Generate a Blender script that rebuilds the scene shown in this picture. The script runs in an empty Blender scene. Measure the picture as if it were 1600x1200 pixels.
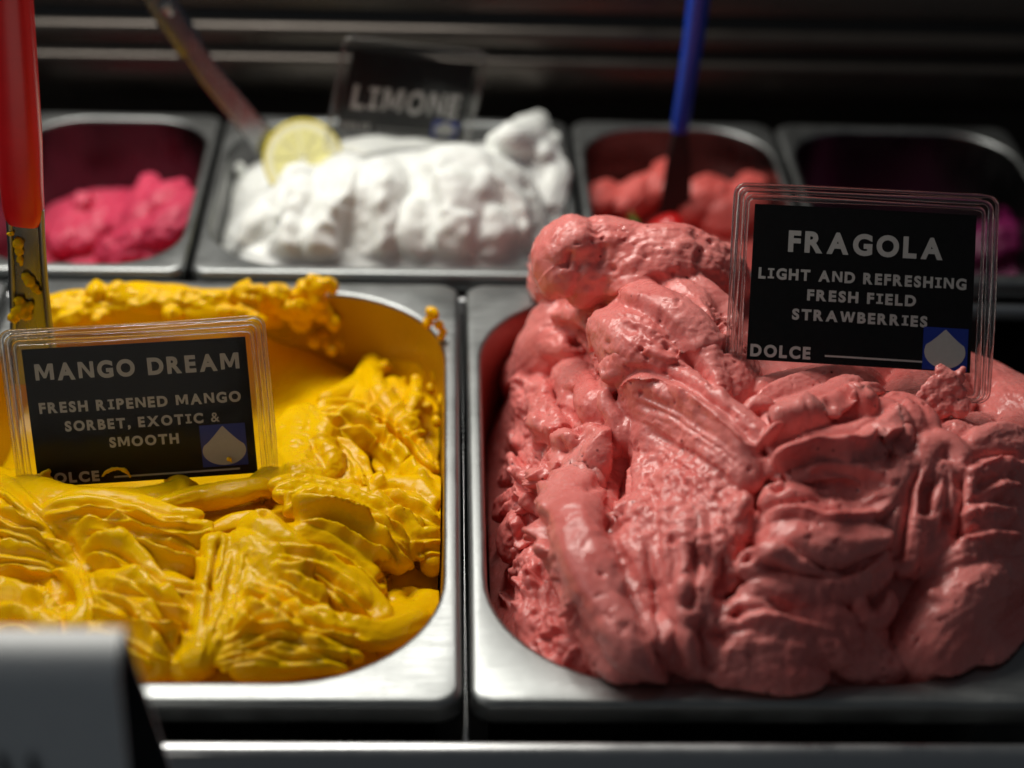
import bpy, bmesh, math, random
import numpy as np
from mathutils import Vector, Matrix
from mathutils.kdtree import KDTree

# ------------------------------------------------------------------ camera, light, exposure
# all lengths in metres; tables below are in millimetres (MM)
MM = 0.001
SC = bpy.context.scene
COL = SC.collection
CAM_F, CAM_C = 2784.27, np.array([-8.2, -354.0, 333.3])
CAM_YAW, CAM_PITCH, CAM_ROLL = 0.0487, 0.5771, 0.0369

def cam_axes():
    cy, sy, cp, sp = math.cos(CAM_YAW), math.sin(CAM_YAW), math.cos(CAM_PITCH), math.sin(CAM_PITCH)
    fwd = np.array([sy * cp, cy * cp, -sp]); right = np.array([cy, -sy, 0.0]); up = np.cross(right, fwd)
    cr, sr = math.cos(CAM_ROLL), math.sin(CAM_ROLL)
    return cr * right + sr * up, -sr * right + cr * up, fwd
RIGHT, UP, FWD = cam_axes()

cam_d = bpy.data.cameras.new('camera')
cam = bpy.data.objects.new('camera', cam_d); COL.objects.link(cam)
cam_d.sensor_width = 36.0
cam_d.lens = CAM_F / 1600 * 36.0
cam_d.clip_start, cam_d.clip_end = 0.02, 20
m = Matrix.Identity(4)
for i in range(3):
    m[i][0], m[i][1], m[i][2], m[i][3] = RIGHT[i], UP[i], -FWD[i], CAM_C[i] * MM
cam.matrix_world = m
cam_d.dof.use_dof = True
cam_d.dof.focus_distance = 0.553
cam_d.dof.aperture_fstop = cam_d.lens / 12.5
cam_d.dof.aperture_blades = 0
SC.camera = cam

w = bpy.data.worlds.new('World'); SC.world = w; w.use_nodes = True
bg = w.node_tree.nodes['Background']
bg.inputs[0].default_value = (0.84, 0.92, 1.0, 1); bg.inputs[1].default_value = 0.05

def area(name, loc, target, sx, sy, power, col):
    d = bpy.data.lights.new(name, 'AREA'); d.shape = 'RECTANGLE'; d.size, d.size_y = sx, sy
    d.energy = power; d.color = col
    o = bpy.data.objects.new(name, d); COL.objects.link(o)
    o.location = loc
    o.rotation_euler = (Vector(target) - Vector(loc)).to_track_quat('-Z', 'Y').to_euler()
    return o
# the lamp of the display case, above the back row of pans; an added soft fill light from the left
area('case_lamp', (-0.17, 0.36, 0.43), (-0.06, 0.12, 0.0), 0.40, 0.14, 3.0, (1.0, 0.96, 0.88))
area('left_fill_light', (-0.62, 0.06, 0.50), (0.0, 0.10, 0.0), 0.30, 0.30, 0.6, (1.0, 0.97, 0.93))

SC.view_settings.view_transform = 'Standard'
SC.view_settings.look = 'None'
SC.view_settings.exposure = 0.0
SC.view_settings.gamma = 1.0
SC.render.engine = 'CYCLES'
SC.cycles.max_bounces = 10
SC.cycles.transparent_max_bounces = 16

VOX = 0.56; DZ = 0.85
rng = np.random.default_rng(7)
random.seed(7)

# ------------------------------------------------------------------ small tools
def ray(px, py):
    return RIGHT * (px - 800) / CAM_F - UP * (py - 600) / CAM_F + FWD
def at_z(px, py, z):
    d = ray(px, py); return CAM_C + d * ((z - CAM_C[2]) / d[2])
def at_y(px, py, y):
    d = ray(px, py); return CAM_C + d * ((y - CAM_C[1]) / d[1])

def link(name, me, mat=None, parent=None, smooth=True):
    o = bpy.data.objects.new(name, me); COL.objects.link(o)
    if mat is not None: me.materials.append(mat)
    if parent is not None: o.parent = parent
    if smooth:
        me.polygons.foreach_set('use_smooth', [True] * len(me.polygons))
    return o
def mesh(name, v, f, mat=None, parent=None, smooth=True):
    """v in mm"""
    me = bpy.data.meshes.new(name)
    me.from_pydata([tuple(float(c) * MM for c in p) for p in v], [], [tuple(int(i) for i in q) for q in f])
    me.update()
    return link(name, me, mat, parent, smooth)
def tag(o, label, cat, group=None):
    o['label'] = label; o['category'] = cat
    if group: o['group'] = group
    return o
def structure(o):
    o['kind'] = 'structure'; return o
def empty(name, loc_mm):
    o = bpy.data.objects.new(name, None); COL.objects.link(o)
    o.location = [c * MM for c in loc_mm]; o.empty_display_size = 0.01
    return o
def under(child, root):
    """parent a child whose vertices are in world coordinates"""
    child.parent = root
    child.matrix_parent_inverse = Matrix.Translation(-Vector(root.location))
    return child

# vectorised gradient noise
_perm = np.random.default_rng(3).permutation(256); _perm = np.concatenate([_perm, _perm, _perm])
_g = np.random.default_rng(4).normal(size=(256, 3)); _g /= np.linalg.norm(_g, axis=1)[:, None]
def noise(p):
    i = np.floor(p).astype(int); f = p - i; i &= 255
    u = f * f * f * (f * (f * 6 - 15) + 10)
    out = 0
    for dx in (0, 1):
        for dy in (0, 1):
            for dz in (0, 1):
                h = _perm[_perm[_perm[i[:, 0] + dx] + i[:, 1] + dy] + i[:, 2] + dz]
                gv = (_g[h] * (f - np.array([dx, dy, dz]))).sum(1)
                wt = (u[:, 0] if dx else 1 - u[:, 0]) * (u[:, 1] if dy else 1 - u[:, 1]) * (u[:, 2] if dz else 1 - u[:, 2])
                out = out + gv * wt
    return out * 1.5
def fbm(p, n=3):
    s, a = 0, 1.0
    for k in range(n):
        s = s + a * noise(p * 2.03 ** k + 11.3 * k); a *= 0.5
    return s
def ridged(p):
    return 1 - 2 * np.abs(noise(p))

# ------------------------------------------------------------------ materials
def new_mat(name):
    m = bpy.data.materials.new(name); m.use_nodes = True
    nt = m.node_tree; b = nt.nodes['Principled BSDF']
    return m, nt, b
def N(nt, t, **kw):
    n = nt.nodes.new(t)
    for k, v in kw.items(): setattr(n, k, v)
    return n
def coords(nt, scale):
    tc = N(nt, 'ShaderNodeTexCoord'); mp = N(nt, 'ShaderNodeMapping')
    mp.inputs['Scale'].default_value = scale
    nt.links.new(tc.outputs['Object'], mp.inputs['Vector'])
    return mp.outputs['Vector']
def ramp(nt, src, stops):
    r = N(nt, 'ShaderNodeValToRGB'); e = r.color_ramp.elements
    while len(e) < len(stops): e.new(0.5)
    for k, (p, c) in enumerate(stops):
        e[k].position = p; e[k].color = (c, c, c, 1) if isinstance(c, (int, float)) else (*c, 1)
    nt.links.new(src, r.inputs['Fac']); return r
def noise_tex(nt, vec, scale, detail=3.0, rough=0.5):
    n = N(nt, 'ShaderNodeTexNoise'); n.inputs['Scale'].default_value = scale
    n.inputs['Detail'].default_value = detail; n.inputs['Roughness'].default_value = rough
    nt.links.new(vec, n.inputs['Vector']); return n
def bump(nt, b, height, strength, dist):
    bp = N(nt, 'ShaderNodeBump'); bp.inputs['Strength'].default_value = strength
    bp.inputs['Distance'].default_value = dist
    nt.links.new(height, bp.inputs['Height']); nt.links.new(bp.outputs['Normal'], b.inputs['Normal'])
    return bp

def steel(name, base=(0.30, 0.313, 0.313), rough=0.38, stretch=(60, 900, 60), scratches=True):
    m, nt, b = new_mat(name)
    b.inputs['Base Color'].default_value = (*base, 1); b.inputs['Metallic'].default_value = 1
    v = coords(nt, stretch)
    n = noise_tex(nt, v, 1.0, 4, 0.6)
    v2 = coords(nt, (40, 40, 40)); n2 = noise_tex(nt, v2, 1.0, 4, 0.65)
    mx = N(nt, 'ShaderNodeMath', operation='ADD'); nt.links.new(n.outputs['Fac'], mx.inputs[0]); nt.links.new(n2.outputs['Fac'], mx.inputs[1])
    r = ramp(nt, mx.outputs[0], [(0.35, rough - 0.07), (0.65, rough + 0.12)])
    mm = N(nt, 'ShaderNodeMath', operation='MULTIPLY'); mm.inputs[1].default_value = 0.5
    nt.links.new(mx.outputs[0], mm.inputs[0]); nt.links.new(mm.outputs[0], r.inputs['Fac'])
    nt.links.new(r.outputs['Color'], b.inputs['Roughness'])
    if scratches:
        vv = coords(nt, (1, 1, 1)); vo = N(nt, 'ShaderNodeTexVoronoi'); vo.feature = 'DISTANCE_TO_EDGE'; vo.inputs['Scale'].default_value = 330
        wn = noise_tex(nt, vv, 90, 2); ad = N(nt, 'ShaderNodeVectorMath', operation='MULTIPLY_ADD')
        ad.inputs[1].default_value = (0.006, 0.006, 0.006); nt.links.new(wn.outputs['Color'], ad.inputs[0]); nt.links.new(vv, ad.inputs[2])
        nt.links.new(ad.outputs[0], vo.inputs['Vector'])
        sr = ramp(nt, vo.outputs['Distance'], [(0.0, 0.0), (0.02, 1.0)])
        bump(nt, b, sr.outputs['Color'], 0.12, 0.0002)
    return m

def gelato_mat(name, base, deep, rough, sss, sss_r, specks=None, wet=0.5, tone=0.12, bumpd=0.00025, grain=900, rspan=0.22, sscale=0.004):
    m, nt, b = new_mat(name)
    v = coords(nt, (1, 1, 1))
    n = noise_tex(nt, v, 45, 3, 0.55)
    lo = tuple(c * (1 - tone) for c in base)
    r = ramp(nt, n.outputs['Fac'], [(0.30, deep), (0.55, base), (0.75, tuple(min(1, c * (1 + tone * 0.5)) for c in base))])
    col = r.outputs['Color']
    if specks:
        vo = N(nt, 'ShaderNodeTexVoronoi'); vo.inputs['Scale'].default_value = 250; vo.inputs['Randomness'].default_value = 1
        nt.links.new(v, vo.inputs['Vector'])
        sep = N(nt, 'ShaderNodeSeparateColor'); nt.links.new(vo.outputs['Color'], sep.inputs[0])
        gt = N(nt, 'ShaderNodeMath', operation='GREATER_THAN'); gt.inputs[1].default_value = 0.78; nt.links.new(sep.outputs[0], gt.inputs[0])
        sr = ramp(nt, vo.outputs['Distance'], [(0.06, 1.0), (0.16, 0.0)])
        ml = N(nt, 'ShaderNodeMath', operation='MULTIPLY'); nt.links.new(gt.outputs[0], ml.inputs[0]); nt.links.new(sr.outputs['Color'], ml.inputs[1])
        mix = N(nt, 'ShaderNodeMix', data_type='RGBA'); nt.links.new(ml.outputs[0], mix.inputs['Factor'])
        nt.links.new(col, mix.inputs['A']); mix.inputs['B'].default_value = (*specks, 1); col = mix.outputs['Result']
    nt.links.new(col, b.inputs['Base Color'])
    b.inputs['Subsurface Weight'].default_value = sss
    b.inputs['Subsurface Radius'].default_value = sss_r
    b.inputs['Subsurface Scale'].default_value = sscale
    rn = noise_tex(nt, v, 160, 3, 0.6)
    rr = ramp(nt, rn.outputs['Fac'], [(0.35, rough), (0.65, rough + rspan)])
    nt.links.new(rr.outputs['Color'], b.inputs['Roughness'])
    b.inputs['Specular IOR Level'].default_value = wet
    g1 = noise_tex(nt, v, grain, 4, 0.65); g2 = noise_tex(nt, v, grain * 0.36, 3, 0.6)
    ad = N(nt, 'ShaderNodeMath', operation='MULTIPLY_ADD'); ad.inputs[1].default_value = 1.8
    nt.links.new(g2.outputs['Fac'], ad.inputs[0]); nt.links.new(g1.outputs['Fac'], ad.inputs[2])
    bump(nt, b, ad.outputs[0], 0.30, bumpd)
    return m

def plain(name, col, rough=0.5, spec=0.5, metallic=0.0, grain=300, var=0.08):
    m, nt, b = new_mat(name)
    v = coords(nt, (1, 1, 1)); n = noise_tex(nt, v, grain, 3, 0.6)
    r = ramp(nt, n.outputs['Fac'], [(0.3, tuple(c * (1 - var) for c in col)), (0.7, tuple(min(1, c * (1 + var)) for c in col))])
    nt.links.new(r.outputs['Color'], b.inputs['Base Color'])
    b.inputs['Roughness'].default_value = rough; b.inputs['Specular IOR Level'].default_value = spec
    b.inputs['Metallic'].default_value = metallic
    return m

M_STEEL = steel('brushed_steel')
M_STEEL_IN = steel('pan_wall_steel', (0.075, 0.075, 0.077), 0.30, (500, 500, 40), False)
def film(name, col):
    m = steel(name, (0.30, 0.30, 0.30), 0.30, (500, 500, 40), False); nt = m.node_tree; b = nt.nodes['Principled BSDF']
    v = coords(nt, (1, 1, 1)); n = noise_tex(nt, v, 28, 4, 0.6)
    r = ramp(nt, n.outputs['Fac'], [(0.10, (0.22, 0.21, 0.20)), (0.28, col), (0.8, tuple(c * 1.15 for c in col))]); nt.links.new(r.outputs['Color'], b.inputs['Base Color'])
    q = ramp(nt, n.outputs['Fac'], [(0.10, 0.8), (0.28, 0.0)]); nt.links.new(q.outputs['Color'], b.inputs['Metallic'])
    return m
M_FILM_Y = film('mango_film', (0.44, 0.215, 0.002))
M_FILM_P = film('strawberry_film', (0.30, 0.06, 0.05))
M_RAIL = steel('rail_steel', (0.50, 0.51, 0.52), 0.30, (30, 900, 900), False)
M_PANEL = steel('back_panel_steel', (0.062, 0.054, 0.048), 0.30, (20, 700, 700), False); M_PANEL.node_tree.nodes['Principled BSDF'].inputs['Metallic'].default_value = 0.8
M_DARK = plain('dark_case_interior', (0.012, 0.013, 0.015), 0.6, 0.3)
M_MANGO = gelato_mat('mango_gelato', (0.86, 0.51, 0.001), (0.82, 0.45, 0.001), 0.14, 0.28, (1.0, 0.5, 0.05), None, 0.15, 0.06, 0.00045, 480, 0.14, .0018)
M_STRAW = gelato_mat('strawberry_gelato', (0.81, 0.255, 0.232), (0.72, 0.165, 0.148), 0.16, 0.35, (1.0, 0.30, 0.22), (0.22, 0.03, 0.03), 0.4, 0.10, 0.0006, 620, 0.24, .0025)
M_LEMON = gelato_mat('lemon_gelato', (0.83, 0.85, 0.82), (0.78, 0.80, 0.76), 0.38, 0.25, (0.8, 0.8, 0.7), None, 0.4, 0.03, 0.0002, 600)
M_PINK = gelato_mat('raspberry_gelato', (0.66, 0.06, 0.125), (0.55, 0.035, 0.09), 0.35, 0.25, (1, 0.2, 0.3), None, 0.4, 0.1, 0.0003, 600)
M_RED = gelato_mat('red_fruit_gelato', (0.66, 0.115, 0.10), (0.55, 0.08, 0.07), 0.35, 0.25, (1, 0.25, 0.2), None, 0.4, 0.1, 0.0003, 600)
M_PURPLE = gelato_mat('berry_gelato', (0.16, 0.006, 0.07), (0.12, 0.005, 0.05), 0.35, 0.2, (1, 0.2, 0.4), None, 0.4, 0.1, 0.0003, 600)
M_CARD = plain('black_card', (0.006, 0.0055, 0.006), 0.5, 0.12, 0, 500, 0.2)
M_INK = plain('white_print', (0.50, 0.49, 0.47), 0.5, 0.3, 0, 800, 0.04)
M_BLUE = plain('blue_print', (0.012, 0.035, 0.30), 0.45, 0.35, 0, 500, 0.05)

def clear_plastic(name, tint, gloss, alpha, rough, streak):
    m = bpy.data.materials.new(name); m.use_nodes = True; nt = m.node_tree
    for n in list(nt.nodes):
        if n.type != 'OUTPUT_MATERIAL': nt.nodes.remove(n)
    out = nt.nodes['Material Output']
    tr = N(nt, 'ShaderNodeBsdfTransparent'); tr.inputs[0].default_value = (*tint, 1)
    gl = N(nt, 'ShaderNodeBsdfGlass'); gl.inputs['IOR'].default_value = 1.46; gl.inputs['Roughness'].default_value = rough
    df = N(nt, 'ShaderNodeBsdfTranslucent'); df.inputs[0].default_value = (0.8, 0.8, 0.8, 1)
    gs = N(nt, 'ShaderNodeBsdfGlossy'); gs.inputs['Roughness'].default_value = rough + 0.08
    v = coords(nt, (1, 1, 1))
    n1 = noise_tex(nt, v, 160, 3, 0.6)
    bp = N(nt, 'ShaderNodeBump'); bp.inputs['Strength'].default_value = streak; bp.inputs['Distance'].default_value = 0.0015
    nt.links.new(n1.outputs['Fac'], bp.inputs['Height'])
    for s in (gl, gs): nt.links.new(bp.outputs['Normal'], s.inputs['Normal'])
    a = N(nt, 'ShaderNodeMixShader'); a.inputs[0].default_value = alpha
    nt.links.new(tr.outputs[0], a.inputs[1]); nt.links.new(gl.outputs[0], a.inputs[2])
    fr = N(nt, 'ShaderNodeFresnel'); fr.inputs[0].default_value = 1.45; nt.links.new(bp.outputs['Normal'], fr.inputs['Normal'])
    fm = N(nt, 'ShaderNodeMath', operation='MULTIPLY'); fm.inputs[1].default_value = gloss; nt.links.new(fr.outputs[0], fm.inputs[0])
    b_ = N(nt, 'ShaderNodeMixShader'); nt.links.new(fm.outputs[0], b_.inputs[0])
    nt.links.new(a.outputs[0], b_.inputs[1]); nt.links.new(gs.outputs[0], b_.inputs[2])
    c_ = N(nt, 'ShaderNodeMixShader'); c_.inputs[0].default_value = 0.004
    nt.links.new(b_.outputs[0], c_.inputs[1]); nt.links.new(df.outputs[0], c_.inputs[2])
    nt.links.new(c_.outputs[0], out.inputs['Surface'])
    return m
M_SLEEVE = clear_plastic('clear_vinyl', (0.93, 0.93, 0.93), 0.18, 0.0, 0.06, 0.12)
M_WELT = clear_plastic('clear_vinyl_welt', (0.95, 0.93, 0.91), 0.5, 0.5, 0.04, 0.25)

# ------------------------------------------------------------------ pans
def rrect(x0, x1, y0, y1, r, z, nc=14, ns=10):
    """rounded rectangle loop, counter-clockwise, always 4*nc + 4*ns points"""
    pts = []
    cs = [(x1 - r, y0 + r, -90), (x1 - r, y1 - r, 0), (x0 + r, y1 - r, 90), (x0 + r, y0 + r, 180)]
    for k, (cx, cy, a0) in enumerate(cs):
        for i in range(nc):
            a = math.radians(a0 + 90 * i / (nc - 1))
            pts.append((cx + r * math.cos(a), cy + r * math.sin(a), z))
        nx, ny, na = cs[(k + 1) % 4]
        ex, ey = cx + r * math.cos(math.radians(a0 + 90)), cy + r * math.sin(math.radians(a0 + 90))
        fx, fy = nx + r * math.cos(math.radians(na)), ny + r * math.sin(math.radians(na))
        for i in range(1, ns + 1):
            t = i / (ns + 1); pts.append((ex + (fx - ex) * t, ey + (fy - ey) * t, z))
    return pts
def loft(loops, cap_last=False):
    n = len(loops[0]); v = [p for l in loops for p in l]; f = []
    for k in range(len(loops) - 1):
        for i in range(n):
            j = (i + 1) % n
            f.append((k * n + i, k * n + j, (k + 1) * n + j, (k + 1) * n + i))
    if cap_last: f.append(tuple((len(loops) - 1) * n + i for i in range(n)))
    return v, f

GROUP_PANS = 'steel gelato pans set side by side in the display case'
def pan(x0, x1, y0, y1, rim, ri, label, depth=118, front=None, ro=7.0, inner=None):
    """rim = flat width on the sides; front = flat width at the front and back"""
    fr = front if front else rim
    cx, cy = (x0 + x1) / 2, (y0 + y1) / 2
    root = empty('gelato_pan', (cx, cy, -depth)); tag(root, label, 'pan', GROUP_PANS)
    def L(dx, dy, r, z): return rrect(x0 + dx, x1 - dx, y0 + dy, y1 - dy, r, z)
    loops = [L(1.0, 1.0, ro - 1, -7.5), L(0.2, 0.2, ro, -7.2), L(0, 0, ro, -6.4), L(0, 0, ro, -2.2), L(0.35, 0.35, ro, -0.9), L(1.1, 1.1, ro, -0.2), L(1.9, 1.9, ro, 0.0)]
    a, b = rim, fr
    loops += [L(a - 1.6, b - 1.6, ri + 1.0, 0.0), L(a - 0.7, b - 0.7, ri + .5, -0.12), L(a - 0.15, b - 0.15, ri + .2, -0.6), L(a, b, ri, -1.4)]
    v, f = loft(loops); o = mesh('rim', v, f, M_STEEL); under(o, root)
    wl = [L(a, b, ri, -1.4), L(a + .4, b + .4, ri, -8), L(a + 3, b + 3, ri - 1, -60), L(a + 5, b + 5, ri - 3, -depth + 14), L(a + 8, b + 8, ri - 5, -depth + 4), L(a + 16, b + 16, ri - 10, -depth)]
    v, f = loft(wl, True); o = mesh('basin', v, f, inner or M_STEEL_IN); under(o, root)
    e = 1.2; sh = [L(1.2, 1.2, ro - 1, -7.4), L(a - e, b - e, ri + e, -7.6), L(a + 3 - e, b + 3 - e, ri - 1 + e, -60), L(a + 5 - e, b + 5 - e, ri - 3 + e, -depth + 13), L(a + 16, b + 16, ri - 10, -depth - e)]
    v, f = loft(sh, True); o = mesh('outer_shell', v, [q[::-1] for q in f], M_STEEL_IN); under(o, root)
    return root

YB0, YB1 = 232.5, 373.0
pan(-165, -1.1, 0, 226, 5.3, 45.0, 'steel pan of yellow mango gelato, front row, left of the strawberry pan', front=8.5, inner=M_FILM_Y)
pan(1.1, 165, 0, 226, 5.2, 45.0, 'steel pan heaped with pale pink strawberry gelato in the front row', front=8.5, inner=M_FILM_P)
pan(-330, -167.5, 0, 226, 5.3, 45.0, 'empty steel pan at the left edge, left of the mango pan', front=8.5)
pan(-190, -104.5, YB0, YB1, 4.0, 26, 'dark steel pan holding a little magenta gelato, behind the mango pan', front=6)
pan(-102.5, 47.0, YB0, YB1, 4.0, 34, 'steel pan of white lemon gelato in the back row', front=6)
pan(49.0, 138.0, YB0, YB1, 4.0, 30, 'back row pan with the blue spatula and red gelato', front=6)
pan(140.0, 245.0, YB0, YB1, 4.0, 30, 'dark back row pan behind the strawberry sign', front=6)

# ------------------------------------------------------------------ gelato
class Surf:
    """smooth height field through control points (pixel of the photograph's view, height in mm)"""
    def __init__(self, ctrl, extra=()):
        p = np.array([at_z(a, b, z) for a, b, z in ctrl] + [np.array(e, float) for e in extra])
        self.xy, z = p[:, :2], p[:, 2]
        n = len(p); d = self._phi(self.xy)
        d[np.arange(n), np.arange(n)] += 6.0
        A = np.zeros((n + 3, n + 3)); A[:n, :n] = d; Pm = np.c_[np.ones(n), self.xy / 50]; A[:n, n:] = Pm; A[n:, :n] = Pm.T
        self.w = np.linalg.solve(A, np.r_[z, 0, 0, 0])
        self.lo, self.hi = z.min() - 6, z.max() + 6
    def _phi(self, q):
        r2 = ((q[:, None, :] - self.xy[None]) ** 2).sum(2) / 2500
        return 60 * r2 * np.log(np.maximum(r2, 1e-9))
    def z(self, q):
        q = np.atleast_2d(q); out = []
        for k in range(0, len(q), 20000):
            c = q[k:k + 20000]
            out.append(self._phi(c) @ self.w[:-3] + self.w[-3] + (c / 50) @ self.w[-2:])
        return np.clip(np.concatenate(out), self.lo, self.hi)
    def hit(self, px, py):
        zs = np.linspace(self.hi + 2, self.lo - 2, 260)
        P = np.array([at_z(px, py, z) for z in zs]); h = self.z(P[:, :2])
        k = np.where(h >= zs)[0]
        return P[k[0]] if len(k) else P[-1]
    def normal(self, p):
        e = 3.0; q = np.array([[p[0] + e, p[1]], [p[0] - e, p[1]], [p[0], p[1] + e], [p[0], p[1] - e]])
        h = self.z(q); n = np.array([-(h[0] - h[1]) / (2 * e), -(h[2] - h[3]) / (2 * e), 1.0])
        return n / np.linalg.norm(n)

def catmull(P, step):
    P = np.asarray(P, float)
    if len(P) == 2: P = np.vstack([P[0], (P[0] + P[1]) / 2, P[1]])
    Q = np.vstack([2 * P[0] - P[1], P, 2 * P[-1] - P[-2]]); out = []
    for i in range(1, len(Q) - 2):
        n = max(2, int(np.linalg.norm(Q[i + 1, :3] - Q[i, :3]) / step))
        for k in range(n):
            t = k / n
            out.append(0.5 * (2 * Q[i] + (Q[i + 1] - Q[i - 1]) * t + (2 * Q[i - 1] - 5 * Q[i] + 4 * Q[i + 1] - Q[i + 2]) * t * t + (3 * Q[i] - Q[i - 1] - 3 * Q[i + 1] + Q[i + 2]) * t ** 3))
    out.append(Q[-2]); return np.array(out)

class Heap:
    def __init__(self, surf): self.S = surf; self.v, self.f, self.key, self.tan, self.lat, self.loc = [], [], [], [], [], []; self.n = 0; self.id = 0; self.amp = []; self.sc = []
    def add(self, pts, w, h=None, dz=0.0, asym=0.0, tilt=0.0, ridge=0.05, rk=2.2, wob=0.12, end=1.0, amp=1.0, K=30, lift=0.75, fixY=None):
        """one fold: pts = (px, py[, scale[, lift mm]]), w and h = half width and half height in mm; +asym thins the side to the
        right of the direction of travel into a lip; ridge = depth of the strokes the spatula leaves along it"""
        h = w * 0.8 if h is None else h
        C = []
        for p in pts:
            s = p[2] if len(p) > 2 else 1.0; l = p[3] if len(p) > 3 else 0.0
            if fixY is None: b = self.S.hit(p[0], p[1]); nn = self.S.normal(b)
            else: b = at_y(p[0], p[1], fixY); nn = np.array([0, -.5, .866])
            c = b + nn * (dz * DZ + l - h * lift * s)
            C.append([*c, s, *nn])
        C = catmull(C, 0.9)
        T = np.gradient(C[:, :3], axis=0); T /= np.linalg.norm(T, axis=1)[:, None] + 1e-9
        Nn = C[:, 4:7]; Nn = Nn - (Nn * T).sum(1)[:, None] * T; Nn /= np.linalg.norm(Nn, axis=1)[:, None]
        B = np.cross(T, Nn)
        if tilt:
            ct, st = math.cos(tilt), math.sin(tilt); Nn, B = ct * Nn + st * B, -st * Nn + ct * B
        d = np.r_[0, np.cumsum(np.linalg.norm(np.diff(C[:, :3], axis=0), axis=1))]; L = d[-1]
        self.id += 1; i0 = self.id * 13.7
        sc = C[:, 3].copy()
        r = w * end
        e = np.clip(np.minimum(d, L - d) / max(1e-3, min(r, L * 0.45)), 0, 1)
        sc = sc * np.sqrt(np.maximum(1 - (1 - e) ** 2, 0.0009))
        th = np.linspace(0, 2 * math.pi, K, endpoint=False)
        S_, TH = np.meshgrid(d, th, indexing='ij')
        ct, st = np.cos(TH), np.sin(TH)
        q = np.stack([S_.ravel() * 0.035 + i0, (TH * rk).ravel(), np.full(S_.size, i0 * 0.37)], 1)
        # along-stroke grooves (periodic seam lies underneath)
        TH2 = (TH - math.pi / 2 + math.pi) % (2 * math.pi) - math.pi
        q[:, 1] = (TH2 * rk).ravel()
        g = (ridged(q) * ridge + noise(np.stack([S_.ravel() / 14 + i0, ct.ravel() * 0.9, st.ravel() * 0.9], 1)) * wob).reshape(S_.shape)
        rad = 1 + g * np.clip((st + 0.7), 0, 1)
        b_ = w * sc[:, None] * rad * (ct * (1 + asym * 0.55 * ct))
        n_ = h * sc[:, None] * rad * st * (1 - asym * 0.62 * ct)
        V = C[:, None, :3] + b_[..., None] * B[:, None, :] + n_[..., None] * Nn[:, None, :]
        n0, m_ = self.n, len(d)
        idx = np.arange(m_ * K).reshape(m_, K) + n0
        a, b2 = idx[:-1], idx[1:]
        F = np.stack([a, np.roll(a, -1, 1), np.roll(b2, -1, 1), b2], -1).reshape(-1, 4)
        self.v.append(V.reshape(-1, 3)); self.f += [tuple(x) for x in F]
        self.f.append(tuple(idx[0][::-1])); self.f.append(tuple(idx[-1]))
        self.key.append(np.stack([S_.ravel(), (TH2 * np.maximum(w * sc, 1)[:, None]).ravel(), np.full(S_.size, i0)], 1))
        self.tan.append(np.repeat(T, K, 0))
        lat = -st[..., None] * B[:, None, :] * w + ct[..., None] * Nn[:, None, :] * h
        lat /= np.linalg.norm(lat, axis=2)[..., None] + 1e-9
        self.lat.append(lat.reshape(-1, 3)); self.amp.append(np.full(S_.size, amp)); self.n += V.shape[0] * V.shape[1]
    def edge(self, pts, h=2.5, soft=26, hard=5, side=1): self.sc.append(('edge', pts, h, soft, hard, side))
    def carve(self, pts, h=2.5, wd=8): self.sc.append(('carve', pts, h, wd))
    def bulge(self, poly, h=4.0, soft=30): self.sc.append(('bulge', poly, h, soft))
    def rough(self, poly, h=.5, per=3.5): self.sc.append(('rough', poly, h, per))
    def fan(self, A_, B_, n, h=1.4, soft=15, hard=3.5, side=1, jit=3):
        A_, B_ = np.array(A_, float), np.array(B_, float)
        ra = catmull(np.c_[A_, np.zeros(len(A_))], 3.0)[:, :2]; rb = catmull(np.c_[B_, np.zeros(len(B_))], 3.0)[:, :2]
        ia, ib = np.linspace(0, len(ra) - 1, 6).astype(int), np.linspace(0, len(rb) - 1, 6).astype(int)
        for k in range(n):
            t = (k + rng.uniform(-.25, .25)) / max(1, n - 1); l = ra[ia] * (1 - t) + rb[ib] * t + rng.normal(0, jit, (6, 2)) * .6
            a, b = rng.uniform(0, .15), rng.uniform(.8, 1.0); s = np.linspace(a, b, 6); g = np.linspace(0, 1, 6)
            self.edge([(np.interp(q, g, l[:, 0]), np.interp(q, g, l[:, 1])) for q in s], h * rng.uniform(.6, 1.3), soft, hard, side)
    def pit(self, x, y, h, r): self.sc.append(('pit', [(x, y)], h, r))
    def tool(self, P, Nn):
        """spatula marks pressed into the grown surface: stepped edges, creases and pits, worked on its upper side"""
        d = P - CAM_C; dep = d @ FWD; u = 800 + CAM_F * (d @ RIGHT) / dep; v = 600 - CAM_F * (d @ UP) / dep
        face = -(d * Nn).sum(1) / np.linalg.norm(d, axis=1)
        cu, cv = np.clip((u + 400) / 7, 0, 359).astype(int), np.clip((v + 100) / 7, 0, 219).astype(int)
        zb = np.full((360, 220), 1e9); np.minimum.at(zb, (cu, cv), dep)
        ok = (face > 0.02) & (dep < zb[cu, cv] + 7)
        out = np.zeros(len(P))
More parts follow.
